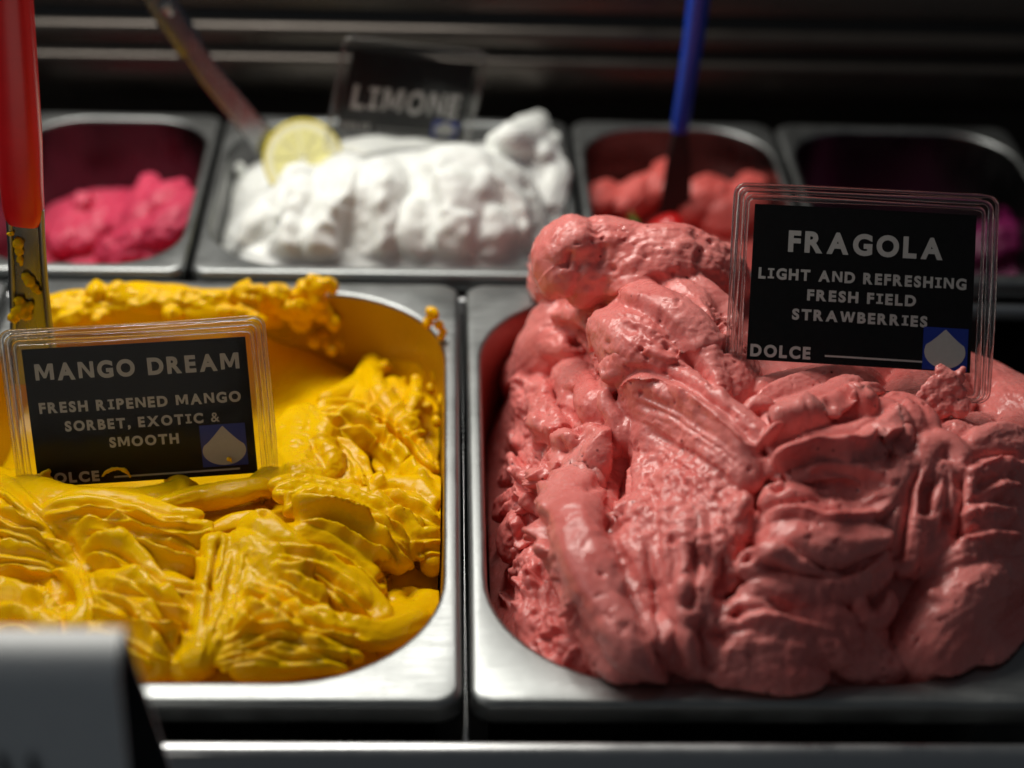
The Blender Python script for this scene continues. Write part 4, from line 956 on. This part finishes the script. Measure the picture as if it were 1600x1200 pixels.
class Card:
    """a black card in a clear sleeve; local axes u (across), v (down the card), n (towards the reader)"""
    def __init__(self, TL, TR, BL, k, label, below=12.0, height=None):
        C = CAM_C; P = [C + (np.array(p) - C) * k for p in (TL, TR, BL)]
        self.o = P[0]; u = P[1] - P[0]; v = P[2] - P[0]
        self.W = np.linalg.norm(u); self.u = u / self.W
        v = v - (v @ self.u) * self.u; self.H = np.linalg.norm(v); self.v = v / self.H
        if height: self.H = height
        self.n = np.cross(self.v, self.u)
        if self.n @ (C - self.o) < 0: self.n = -self.n
        self.below = below
        base = self.pt(self.W / 2, self.H + 6, 0)
        self.root = tag(empty('flavour_sign', base), label, 'sign', 'flavour signs stuck in the gelato')
    def pt(self, x, y, d): return self.o + self.u * x + self.v * y + self.n * d
    def warp(self, x, y): return 0.5 * math.sin(x / self.W * 2.6 + .4) + 0.35 * math.sin(y / self.H * 2.1 + x * .03)
    def flat(self, name, xy, f, d, mat, parent, bend=True):
        v = [self.pt(x, -y, d + (self.warp(x, -y) if bend else 0)) for x, y in xy]
        o = mesh(name, v, f, mat, None, False); under(o, self.root)
        if parent is not None:
            o.parent = parent; o.matrix_parent_inverse = parent.matrix_basis.inverted() @ Matrix.Identity(4)
        return o
    def grid(self, name, x0, x1, y0, y1, d, th, mat, nx=24, ny=18, r=0):
        xs, ys = np.linspace(x0, x1, nx), np.linspace(y0, y1, ny); v, f = [], []
        for s in (0, -th):
            for x in xs:
                for y in ys:
                    X, Yy = x, y
                    if r:   # round the corners by pulling corner cells in
                        cx = min(max(X, x0 + r), x1 - r); cy = min(max(Yy, y0 + r), y1 - r); dx, dy = X - cx, Yy - cy
                        if dx and dy:
                            mx = max(abs(dx), abs(dy)); L = math.hypot(dx, dy); X, Yy = cx + dx / L * mx, cy + dy / L * mx
                    v.append(self.pt(X, Yy, d + s + self.warp(X, Yy)))
        n = nx * ny; I = lambda a, b, s: s * n + a * ny + b
        for a in range(nx - 1):
            for b in range(ny - 1):
                f.append((I(a, b, 0), I(a, b + 1, 0), I(a + 1, b + 1, 0), I(a + 1, b, 0))); f.append((I(a, b, 1), I(a + 1, b, 1), I(a + 1, b + 1, 1), I(a, b + 1, 1)))
        ed = [(a, 0) for a in range(nx)] + [(nx - 1, b) for b in range(1, ny)] + [(a, ny - 1) for a in range(nx - 2, -1, -1)] + [(0, b) for b in range(ny - 2, 0, -1)]
        for p, q in zip(ed, ed[1:] + ed[:1]): f.append((I(*p, 0), I(*q, 0), I(*q, 1), I(*p, 1)))
        o = mesh(name, v, f, mat); o.data.set_sharp_from_angle(angle=math.radians(50)); return under(o, self.root)
    def welt(self, name, mg, r, wd, th, d, seed):
        """one moulded bead of the sleeve's border: a flat tube round the card"""
        x0, x1, y0, y1 = -mg, self.W + mg, -mg, self.H + self.below + mg * .3
        loop = np.array(rrect(x0, x1, y0, y1, r, 0, 8, 40))[:, :2]; n = len(loop); K = 8; v, f = [], []
        rg = np.random.default_rng(seed); ph = rg.uniform(0, 6, 4)
        nx = np.roll(loop, -1, 0) - np.roll(loop, 1, 0); nx /= np.linalg.norm(nx, axis=1)[:, None]; out = np.c_[nx[:, 1], -nx[:, 0]]
        for i, (x, y) in enumerate(loop):
            wv = 0.10 * math.sin(i * .07 + ph[0]) + 0.05 * math.sin(i * .19 + ph[1]); ww = wd * (1 + .3 * math.sin(i * .11 + ph[2]))
            for k in range(K):
                a = 2 * math.pi * k / K; o_ = wv + ww * math.cos(a)
                px, py = x + out[i, 0] * o_, y + out[i, 1] * o_
                v.append(self.pt(px, py, d + th * math.sin(a) + self.warp(px, py)))
        for i in range(n):
            j = (i + 1) % n
            for k in range(K): f.append((i * K + k, i * K + (k + 1) % K, j * K + (k + 1) % K, j * K + k))
        return under(mesh(name, v, f, M_WELT), self.root)
    def build(self, lines, rule, sq, drop, bold=0.046, mg=6.5, welts=3):
        W, Hc = self.W, self.H
        card = self.grid('card', 0, W, 0, Hc, 0, .45, M_CARD)
        for t, u0, u1, v0, v1, nm in lines:
            V, F = line_geo(t, u0, u1, v0, v1, W, Hc, bold); self.flat(nm, V, F, .10, M_INK, card)
        a, b, c, t = rule
        xs = np.linspace(a * W, b * W, 12); V = [(x, -(c + s * t) * Hc) for s in (-.5, .5) for x in xs]
        self.flat('rule_line', V, [(i, i + 1, 12 + i + 1, 12 + i) for i in range(11)], .10, M_INK, card)
        x0, x1, y0, y1 = sq; V, F = [], []
        for i in range(6):
            for j in range(6): V.append(((x0 + (x1 - x0) * i / 5) * W, -(y0 + (y1 - y0) * j / 5) * Hc))
        F = [(i * 6 + j, i * 6 + j + 1, i * 6 + j + 7, i * 6 + j + 6) for i in range(5) for j in range(5)]
        self.flat('logo_square', V, F, .12, M_BLUE, card)
        tx, ty, xl, xr, yw, yb = drop      # tip, widest left / right, row of the widest, bottom
        cx, cy = (xl + xr) / 2, yw; hw = (xr - xl) / 2; L = []
        for i in range(25):                # right side: bowl then concave shoulder to the tip
            a = -math.pi / 2 + (math.pi * .64) * i / 24
            L.append((cx + hw * math.cos(a), cy - (yb - yw) * math.sin(a)))
        ex, ey = L[-1]
        for i in range(1, 13):
            t = i / 12; L.append((ex + (tx - ex) * (t ** .95), ey + (ty - ey) * (t ** 1.12)))
        L += [(2 * cx - x, y) for x, y in L[-2:0:-1]]
        V = [(x * W, -y * Hc) for x, y in L]; V.append((cx * W, -cy * Hc)); n = len(L)
        self.flat('logo_drop', V, [(i, (i + 1) % n, n) for i in range(n)], .16, M_INK, card)
        self.grid('sleeve_front', -mg, W + mg, -mg, Hc + self.below, 1.0, .35, M_SLEEVE, 30, 24, 3.2)
        self.grid('sleeve_back', -mg, W + mg, -mg, Hc + self.below, -1.0, .35, M_SLEEVE, 30, 24, 3.2)
        for k, (g, r, wd, th) in enumerate([(mg - .5, 3.2, .65, .7), (mg * .66, 2.6, .8, .6), (mg * .34, 1.8, .75, .5)][:welts]):
            self.welt('sleeve_welt', g, r, wd, th, 0, k + 3)

def smear(name, pts, mat, root, voxel=.45, flat=.55):
    """a dab of gelato: lumps (world mm, radius, flattening direction) grown together"""
    bm = bmesh.new()
    for p, r, nrm in pts:
        mt = Matrix.Translation(Vector(p)) @ Vector(nrm).to_track_quat('Z', 'Y').to_matrix().to_4x4() @ Matrix.Diagonal((1, 1, flat, 1))
        res = bmesh.ops.create_icosphere(bm, subdivisions=2, radius=r, matrix=mt)
    for v in bm.verts: v.co *= MM
    me = bpy.data.meshes.new(name); bm.to_mesh(me); bm.free()
    o = bpy.data.objects.new(name, me); COL.objects.link(o)
    md = o.modifiers.new('r', 'REMESH'); md.mode = 'VOXEL'; md.voxel_size = voxel * MM
    sm = o.modifiers.new('s', 'SMOOTH'); sm.iterations = 2
    m2 = bpy.data.meshes.new_from_object(o.evaluated_get(bpy.context.evaluated_depsgraph_get())); o.modifiers.clear(); o.data = m2; bpy.data.meshes.remove(me)
    P = np.empty(len(m2.vertices) * 3); m2.vertices.foreach_get('co', P); P = P.reshape(-1, 3) / MM
    nn = np.empty(len(P) * 3); m2.vertex_normals.foreach_get('vector', nn)
    P += nn.reshape(-1, 3) * (.45 * fbm(P / 1.7, 2))[:, None]
    m2.vertices.foreach_set('co', (P * MM).ravel()); m2.name = name; o.data = m2; m2.materials.append(mat)
    m2.polygons.foreach_set('use_smooth', [True] * len(m2.polygons)); m2.update()
    return under(o, root) if root is not None else o

fr = Card((73.6, 58.9, 121.0), (130.0, 51.6, 122.3), (71.5, 32.6, 89.6), 1.185, 'FRAGOLA sign in a clear sleeve, stuck in the pink strawberry gelato', 7.0)
fr.build([('FRAGOLA', .160, .855, .158, .292, 'title_lettering'), ('LIGHT AND REFRESHING', .033, .967, .407, .477, 'text_line'), ('FRESH FIELD', .257, .745, .532, .601, 'text_line'),
          ('STRAWBERRIES', .194, .800, .660, .728, 'text_line'), ('DOLCE', .015, .285, .899, .975, 'brand_lettering')],
         (.350, .785, .950, .011), (.785, .985, .727, .995), (.885, .738, .792, .975, .880, .984))
mgs = Card((-119.2, 51.0, 78.6), (-60.1, 53.3, 82.1), (-117.6, 39.7, 41.7), 1.167, 'MANGO DREAM sign in a clear sleeve, stuck in the yellow mango gelato')
mgs.build([('MANGO DREAM', .048, .963, .103, .223, 'title_lettering'), ('FRESH RIPENED MANGO', .047, .956, .383, .459, 'text_line'), ('SORBET, EXOTIC &', .153, .851, .525, .598, 'text_line'),
           ('SMOOTH', .344, .658, .662, .735, 'text_line'), ('DOLCE', .015, .281, .900, .975, 'brand_lettering')],
          (.347, .921, .957, .013), (.755, .962, .620, .930), (.860, .632, .760, .957, .815, .922))
lms = Card((-39.3, 229.4, 91.2), (4.0, 255.6, 75.4), (-42.9, 224.0, 65.4), 1.133, 'LIMONE sign tilted in the white lemon gelato at the back', 8.0, 32.0)
lms.build([('LIMONE', .06, .93, .42, .72, 'title_lettering'), ('DOLCE', .02, .24, .90, .98, 'brand_lettering')], (.28, .74, .95, .012), (.745, .965, .78, .99), (.855, .79, .765, .945, .90, .985), .04, 5.0, 1)

def on_card(c, px, py, d=1.6):
    r_ = ray(px, py); o = c.o + c.n * d; t = ((o - CAM_C) @ c.n) / (r_ @ c.n); return CAM_C + r_ * t
sp = []
for (a, b, r) in [(1470,578,2.0),(1480,590,3.0),(1462,598,2.6),(1490,600,2.8),(1475,612,3.0),(1450,606,2.0),(1498,590,2.2),(1440,616,1.6),(1430,624,1.3),(1500,612,2.2),(1460,624,2.6),(1485,628,2.6),(1503,578,1.3),(1510,628,1.6),(1445,632,1.7),(1472,640,3),(1500,640,3)]:
    sp.append((on_card(fr, a, b, 1.8), r, fr.n))
smear('gelato_smear', sp, M_STRAW, fr.root)
sp = []
for (a, b, r) in [(52,752,1.6),(60,748,1.9),(70,743,1.7),(76,738,1.1),(66,756,1.8),(56,762,2.0),(80,748,1.0),(48,766,2)]:
    sp.append((on_card(mgs, a, b, 1.6), r, mgs.n))
smear('gelato_smear', sp, M_MANGO, mgs.root)
trail = [(160,744,.45),(164,738,.7),(172,734,.75),(182,732,.9),(192,734,.8),(200,739,.7),(204,746,.5)]
sp = []
for (a, b, r0), (c, d_, r1) in zip(trail, trail[1:]):
    for t in (0, .25, .5, .75): sp.append((on_card(mgs, a + (c - a) * t, b + (d_ - b) * t, 1.5), r0 + (r1 - r0) * t, mgs.n))
smear('gelato_smear', sp, M_MANGO, mgs.root, .3)
smear('gelato_smear', [(on_card(mgs, 358, 718, 1.5), .8, mgs.n), (on_card(mgs, 361, 722, 1.5), .6, mgs.n)], M_MANGO, mgs.root, .3)

# ------------------------------------------------------------------ spatulas
def loft_bar(name, pts, mat, root, p=2.6, K=24, cap=True, face=None):
    """pts: (xyz mm, half width, half thickness); super-elliptic sections across the view of the row of pans"""
    v, f = [], []; P = np.array([a[0] for a in pts])
    T = np.gradient(P, axis=0); T /= np.linalg.norm(T, axis=1)[:, None]
    D = np.array([0.06, -.82, .57]) if face is None else np.array(face)
    for i, (c, hw, ht) in enumerate(pts):
        side = np.cross(T[i], D); side /= np.linalg.norm(side); nn = np.cross(side, T[i])
        for k in range(K):
            a = 2 * math.pi * k / K; ca, sa = math.cos(a), math.sin(a)
            v.append(P[i] + side * hw * math.copysign(abs(ca) ** (2 / p), ca) + nn * ht * math.copysign(abs(sa) ** (2 / p), sa))
    n = len(pts)
    for i in range(n - 1):
        for k in range(K): f.append((i * K + k, i * K + (k + 1) % K, (i + 1) * K + (k + 1) % K, (i + 1) * K + k))
    if cap: f += [tuple(range(K))[::-1], tuple(range((n - 1) * K, n * K))]
    o = mesh(name, v, f, mat); o.data.set_sharp_from_angle(angle=math.radians(60)); return under(o, root)

M_REDP = plain('red_plastic', (0.74, 0.010, 0.016), 0.30, 0.5, 0, 120, 0.06)
M_BLUEP = plain('blue_plastic', (0.006, 0.045, 0.42), 0.32, 0.5, 0, 120, 0.06)
M_BLADE = steel('blade_steel', (0.22, 0.225, 0.235), 0.22, (300, 300, 40), False)
Y = 150
sr = tag(empty('spatula', at_y(45, 520, Y)), 'spatula with a red plastic handle standing in the mango pan', 'spatula', 'spatulas left standing in the gelato')
hp = []
for (x, y, hwid, t) in [(6,-330,24,3.4),(10,-200,26,4.6),(14,-60,29,5.2),(17,0,30,5.4),(25,120,31,5.4),(31,220,32,5.4),(34,290,31,5.2),(37,325,30,4.8),(38,340,28,4.2),(38,348,24,3.4)]:
    hp.append((at_y(x, y, Y), hwid / 4.75, t))
loft_bar('handle', hp, M_REDP, sr, 2.8)
bp = [(at_y(x, y, Y), hw / 4.65, t) for (x, y, hw, t) in [(40,325,27,1.4),(43,380,26,1.3),(46,440,27,1.2),(50,500,29,1.1),(53,545,34,1.0),(56,600,40,.8)]]
loft_bar('blade', bp, M_BLADE, sr, 6)
for s in (-1, 1):
    ep = [(at_y(x + s * hw, y, Y) + np.array([0, -1.2, .6]), 1.1, 1.1) for (x, y, hw) in [(40,328,25),(43,380,24.5),(46,440,25.5),(50,500,27.5),(53,545,32)]]
    loft_bar('blade_edge', ep, M_STEEL, sr, 2, 10)
sp = [(at_y(a, b, Y - 2.2), r, (0, -1, .3)) for (a, b, r) in [(28,380,2.0),(30,392,1.6),(31,405,1.3),(33,412,1.0),(40,432,1.6),(46,440,1.9),(54,450,1.5),(60,456,1.2),(30,470,1.8),(34,482,2.6),(40,490,2.4),(26,488,2.0),(45,478,1.6),(22,496,2.2),(17,365,1.2)]]
smear('gelato_smear', sp, M_MANGO, sr, .5, .95)

Y = 322
sb = tag(empty('spatula', at_y(1050, 340, Y)), 'spatula with a slim blue handle in the coral red gelato', 'spatula', 'spatulas left standing in the gelato')
loft_bar('handle', [(at_y(x, y, Y), hw / 4.05, t) for (x, y, hw, t) in [(1120,-260,14,3.4),(1112,-180,17,4),(1094,-20,18,4),(1084,60,17,4),(1073,130,15,3.6),(1064,190,15,3.2),(1062,205,13,2.6)]], M_BLUEP, sb, 2.6)
loft_bar('blade', [(at_y(x, y, Y), hw / 4.0, t) for (x, y, hw, t) in [(1063,196,10,1.4),(1062,225,16,1.2),(1060,260,22,1.0),(1056,310,26,.8),(1052,350,28,.7)]], plain('dark_blade_steel', (0.035, 0.033, 0.035), 0.4, 0.4, 0.6), sb, 5)
Y = 318
sg = tag(empty('spatula', at_y(400, 220, Y)), 'dark steel spatula leaning out of the white lemon gelato', 'spatula', 'spatulas left standing in the gelato')
loft_bar('handle', [(at_y(x, y, Y), hw / 4.1, t) for (x, y, hw, t) in [(150,-150,22,2.4),(215,-50,24,2.6),(262,20,25,2.6),(300,78,24,2.4)]], M_BLADE, sg, 3)
loft_bar('blade', [(at_y(x, y, Y), hw / 4.1, t) for (x, y, hw, t) in [(297,72,19,1.6),(330,120,20,1.4),(368,165,21,1.2),(400,205,22,1.0),(425,240,22,.9)]], M_BLADE, sg, 5)
loft_bar('glint_bump', [(at_y(262, 12, Y) + np.array([0, -3.6, 1.8]), 2.6, 2.6), (at_y(266, 18, Y) + np.array([0, -3.8, 1.9]), 2.2, 2.2), (at_y(270, 24, Y) + np.array([0, -3.6, 1.8]), 1.2, 1.2)], M_STEEL, sg, 2, 12)  # small bright steel bump put where the handle's highlight falls

# ------------------------------------------------------------------ fruit
M_RIND = plain('lemon_rind', (0.85, 0.72, 0.12), 0.45, 0.4, 0, 500, 0.08)
M_PITH = plain('lemon_pith', (0.88, 0.85, 0.60), 0.6, 0.3, 0, 300, 0.04)
M_PULP = plain('lemon_pulp', (0.87, 0.80, 0.36), 0.3, 0.5, 0, 900, 0.2)
ls = at_y(474, 250, 312); nr = np.array([.04, -.80, .60]); nr /= np.linalg.norm(nr)
uu = np.cross(nr, [0, 0, 1]); uu /= np.linalg.norm(uu); vv = np.cross(uu, nr); vv = -vv if vv[2] < 0 else vv
lr = tag(empty('lemon_slice', ls - vv * 16), 'round lemon slice standing in the white lemon gelato', 'lemon slice')
def disc_ring(name, r0, r1, t, mat, n=48):
    sec = [(r0, -t), (r1 - .5, -t), (r1, -t + .6), (r1, t - .6), (r1 - .5, t), (r0, t)]; v, f = [], []
    for i in range(n):
        a = 2 * math.pi * i / n
        for r, d in sec: v.append(ls + (uu * math.cos(a) * .98 + vv * math.sin(a)) * r + nr * d)
    K = len(sec)
    for i in range(n):
        for k in range(K): f.append((i * K + k, i * K + (k + 1) % K, ((i + 1) % n) * K + (k + 1) % K, ((i + 1) % n) * K + k))
    return under(mesh(name, v, f, mat, None, False), lr)
disc_ring('rind', 15.6, 16.8, 2.4, M_RIND); disc_ring('pith', 1.0, 15.7, 2.2, M_PITH)
for k in range(9):
    a0, a1 = 2 * math.pi * (k + .06) / 9, 2 * math.pi * (k + .94) / 9; v = []
    rim_ = [(12.9, a0 + (a1 - a0) * i / 6) for i in range(7)]; lo = [(2.0, (a0 + a1) / 2)] + rim_
    for d in (2.0, 2.75):
        for r, a in lo:
            rr = r - (0.5 if d > 2.5 else 0); v.append(ls + (uu * math.cos(a) * .98 + vv * math.sin(a)) * rr + nr * d)
    n = len(lo); f = [tuple(range(n, 2 * n))] + [(i, (i + 1) % n, n + (i + 1) % n, n + i) for i in range(n)]
    under(mesh('segment', v, f, M_PULP, None, False), lr)

M_SRED = plain('strawberry_skin', (0.55, 0.012, 0.012), 0.25, 0.5, 0, 700, 0.15)
M_LEAF = plain('leaf_green', (0.07, 0.19, 0.025), 0.45, 0.4, 0, 300, 0.2)
sc_ = at_y(1036, 364, 296)
st = tag(empty('strawberry', sc_ - np.array([0, 0, 8])), 'whole red strawberry with green leaves lying on the coral red gelato', 'strawberry')
v, f = [], []; n, m_ = 20, 12
for i in range(m_ + 1):
    t = i / m_; r = 8.2 * (math.sin(math.pi * min(1, t * .62 + .38 * t * t)) ** .75 + .02) ; x = -9 + 21 * t
    for k in range(n):
        a = 2 * math.pi * k / n; v.append(sc_ + np.array([x, r * math.cos(a), r * math.sin(a)]))
for i in range(m_):
    for k in range(n): f.append((i * n + k, i * n + (k + 1) % n, (i + 1) * n + (k + 1) % n, (i + 1) * n + k))
under(mesh('fruit_body', v, f, M_SRED), st)
for k in range(6):
    a = 2 * math.pi * k / 6 + .3; d = np.array([-.35, math.cos(a), math.sin(a)]); sd = np.cross(d, [1, 0, 0]); sd /= np.linalg.norm(sd); v = []
    b0 = sc_ + np.array([-8.6, 0, 0])
    for i in range(6):
        t = i / 5; wd = 2.6 * math.sin(math.pi * min(1, t * .9 + .12)) + .05; c = b0 + d * 9 * t + np.array([-2.5 * t * t + .8 * t, 0, 0])
        v += [c - sd * wd, c + np.array([-.6, 0, .4]), c + sd * wd]
    f = []
    for i in range(5):
        for j in range(2): f.append((i * 3 + j, i * 3 + j + 1, i * 3 + j + 4, i * 3 + j + 3))
    o = under(mesh('leaf', v, f, M_LEAF), st); md = o.modifiers.new('t', 'SOLIDIFY'); md.thickness = .5 * MM

# ------------------------------------------------------------------ folded price tag in front
M_TAG = plain('white_tag_plastic', (0.80, 0.82, 0.82), 0.45, 0.4, 0, 200, 0.03)
Yt = -72; zt = zrow(996, Yt, 188); xr = at_y(190, 1000, Yt)[0]
prof = [(Yt - 13, zt - 75), (Yt - 8.5, zt - 30), (Yt - 7.6, zt - 11)] + arc(Yt, zt - 7.5, 7.5, 172, 20, 14) + [(Yt + 12, zt - 18), (Yt + 22, zt - 40), (Yt + 37, zt - 75)]
T = []
pr = np.array(prof); d = np.gradient(pr, axis=0); d /= np.linalg.norm(d, axis=1)[:, None]; nn = np.c_[d[:, 1], -d[:, 0]]
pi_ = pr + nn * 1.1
xl = xr - 130; v, f, fi = [], [], []; n = len(pr)
rows = [xl, xl + .6, xr - .6, xr]
for x in rows:
    for q in (pr, pi_):
        for y, z in q: v.append((x, y, z))
for k in range(len(rows) - 1):
    for i in range(n - 1):
        a, b = k * 2 * n + i, (k + 1) * 2 * n + i
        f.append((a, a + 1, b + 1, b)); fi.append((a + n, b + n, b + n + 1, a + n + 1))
for k in (0, len(rows) - 1):
    for i in range(n - 1): f.append((k * 2 * n + i, k * 2 * n + i + 1, k * 2 * n + n + i + 1, k * 2 * n + n + i))
pt = tag(empty('price_tag', ((xl + xr) / 2, Yt, zt - 75)), 'folded white plastic price tag in front of the mango pan', 'price tag')
o = mesh('tag_sheet', v, f, M_TAG); o.data.set_sharp_from_angle(angle=math.radians(40)); under(o, pt)
under(mesh('tag_inner_shade', v, fi, M_DARK), pt)  # inner faces coloured dark to stand for the shade inside the fold
for (x0, w0) in [((0, 1180), 16), ((48, 1182), 12)]:
    def fp(px, py):
        zz = None
        for t in np.linspace(0, 60, 240):
            yy = Yt - 7.6 - (t) * .085 - .6; p = at_y(px, py, yy)
            if p[2] <= zt - 11 - t + .5 and abs(p[2] - (zt - 11 - t)) < 1.2: return p
        return at_y(px, py, Yt - 9)
    q = [fp(x0[0] - 5, x0[1]), fp(x0[0] + 5, x0[1]), fp(x0[0] + w0 + 12, 1240), fp(x0[0] + w0 - 6, 1240)]
    q = [np.array(a) for a in q]
    under(mesh('print_stroke', q, [(0, 1, 2, 3)], M_CARD, None, False), pt)
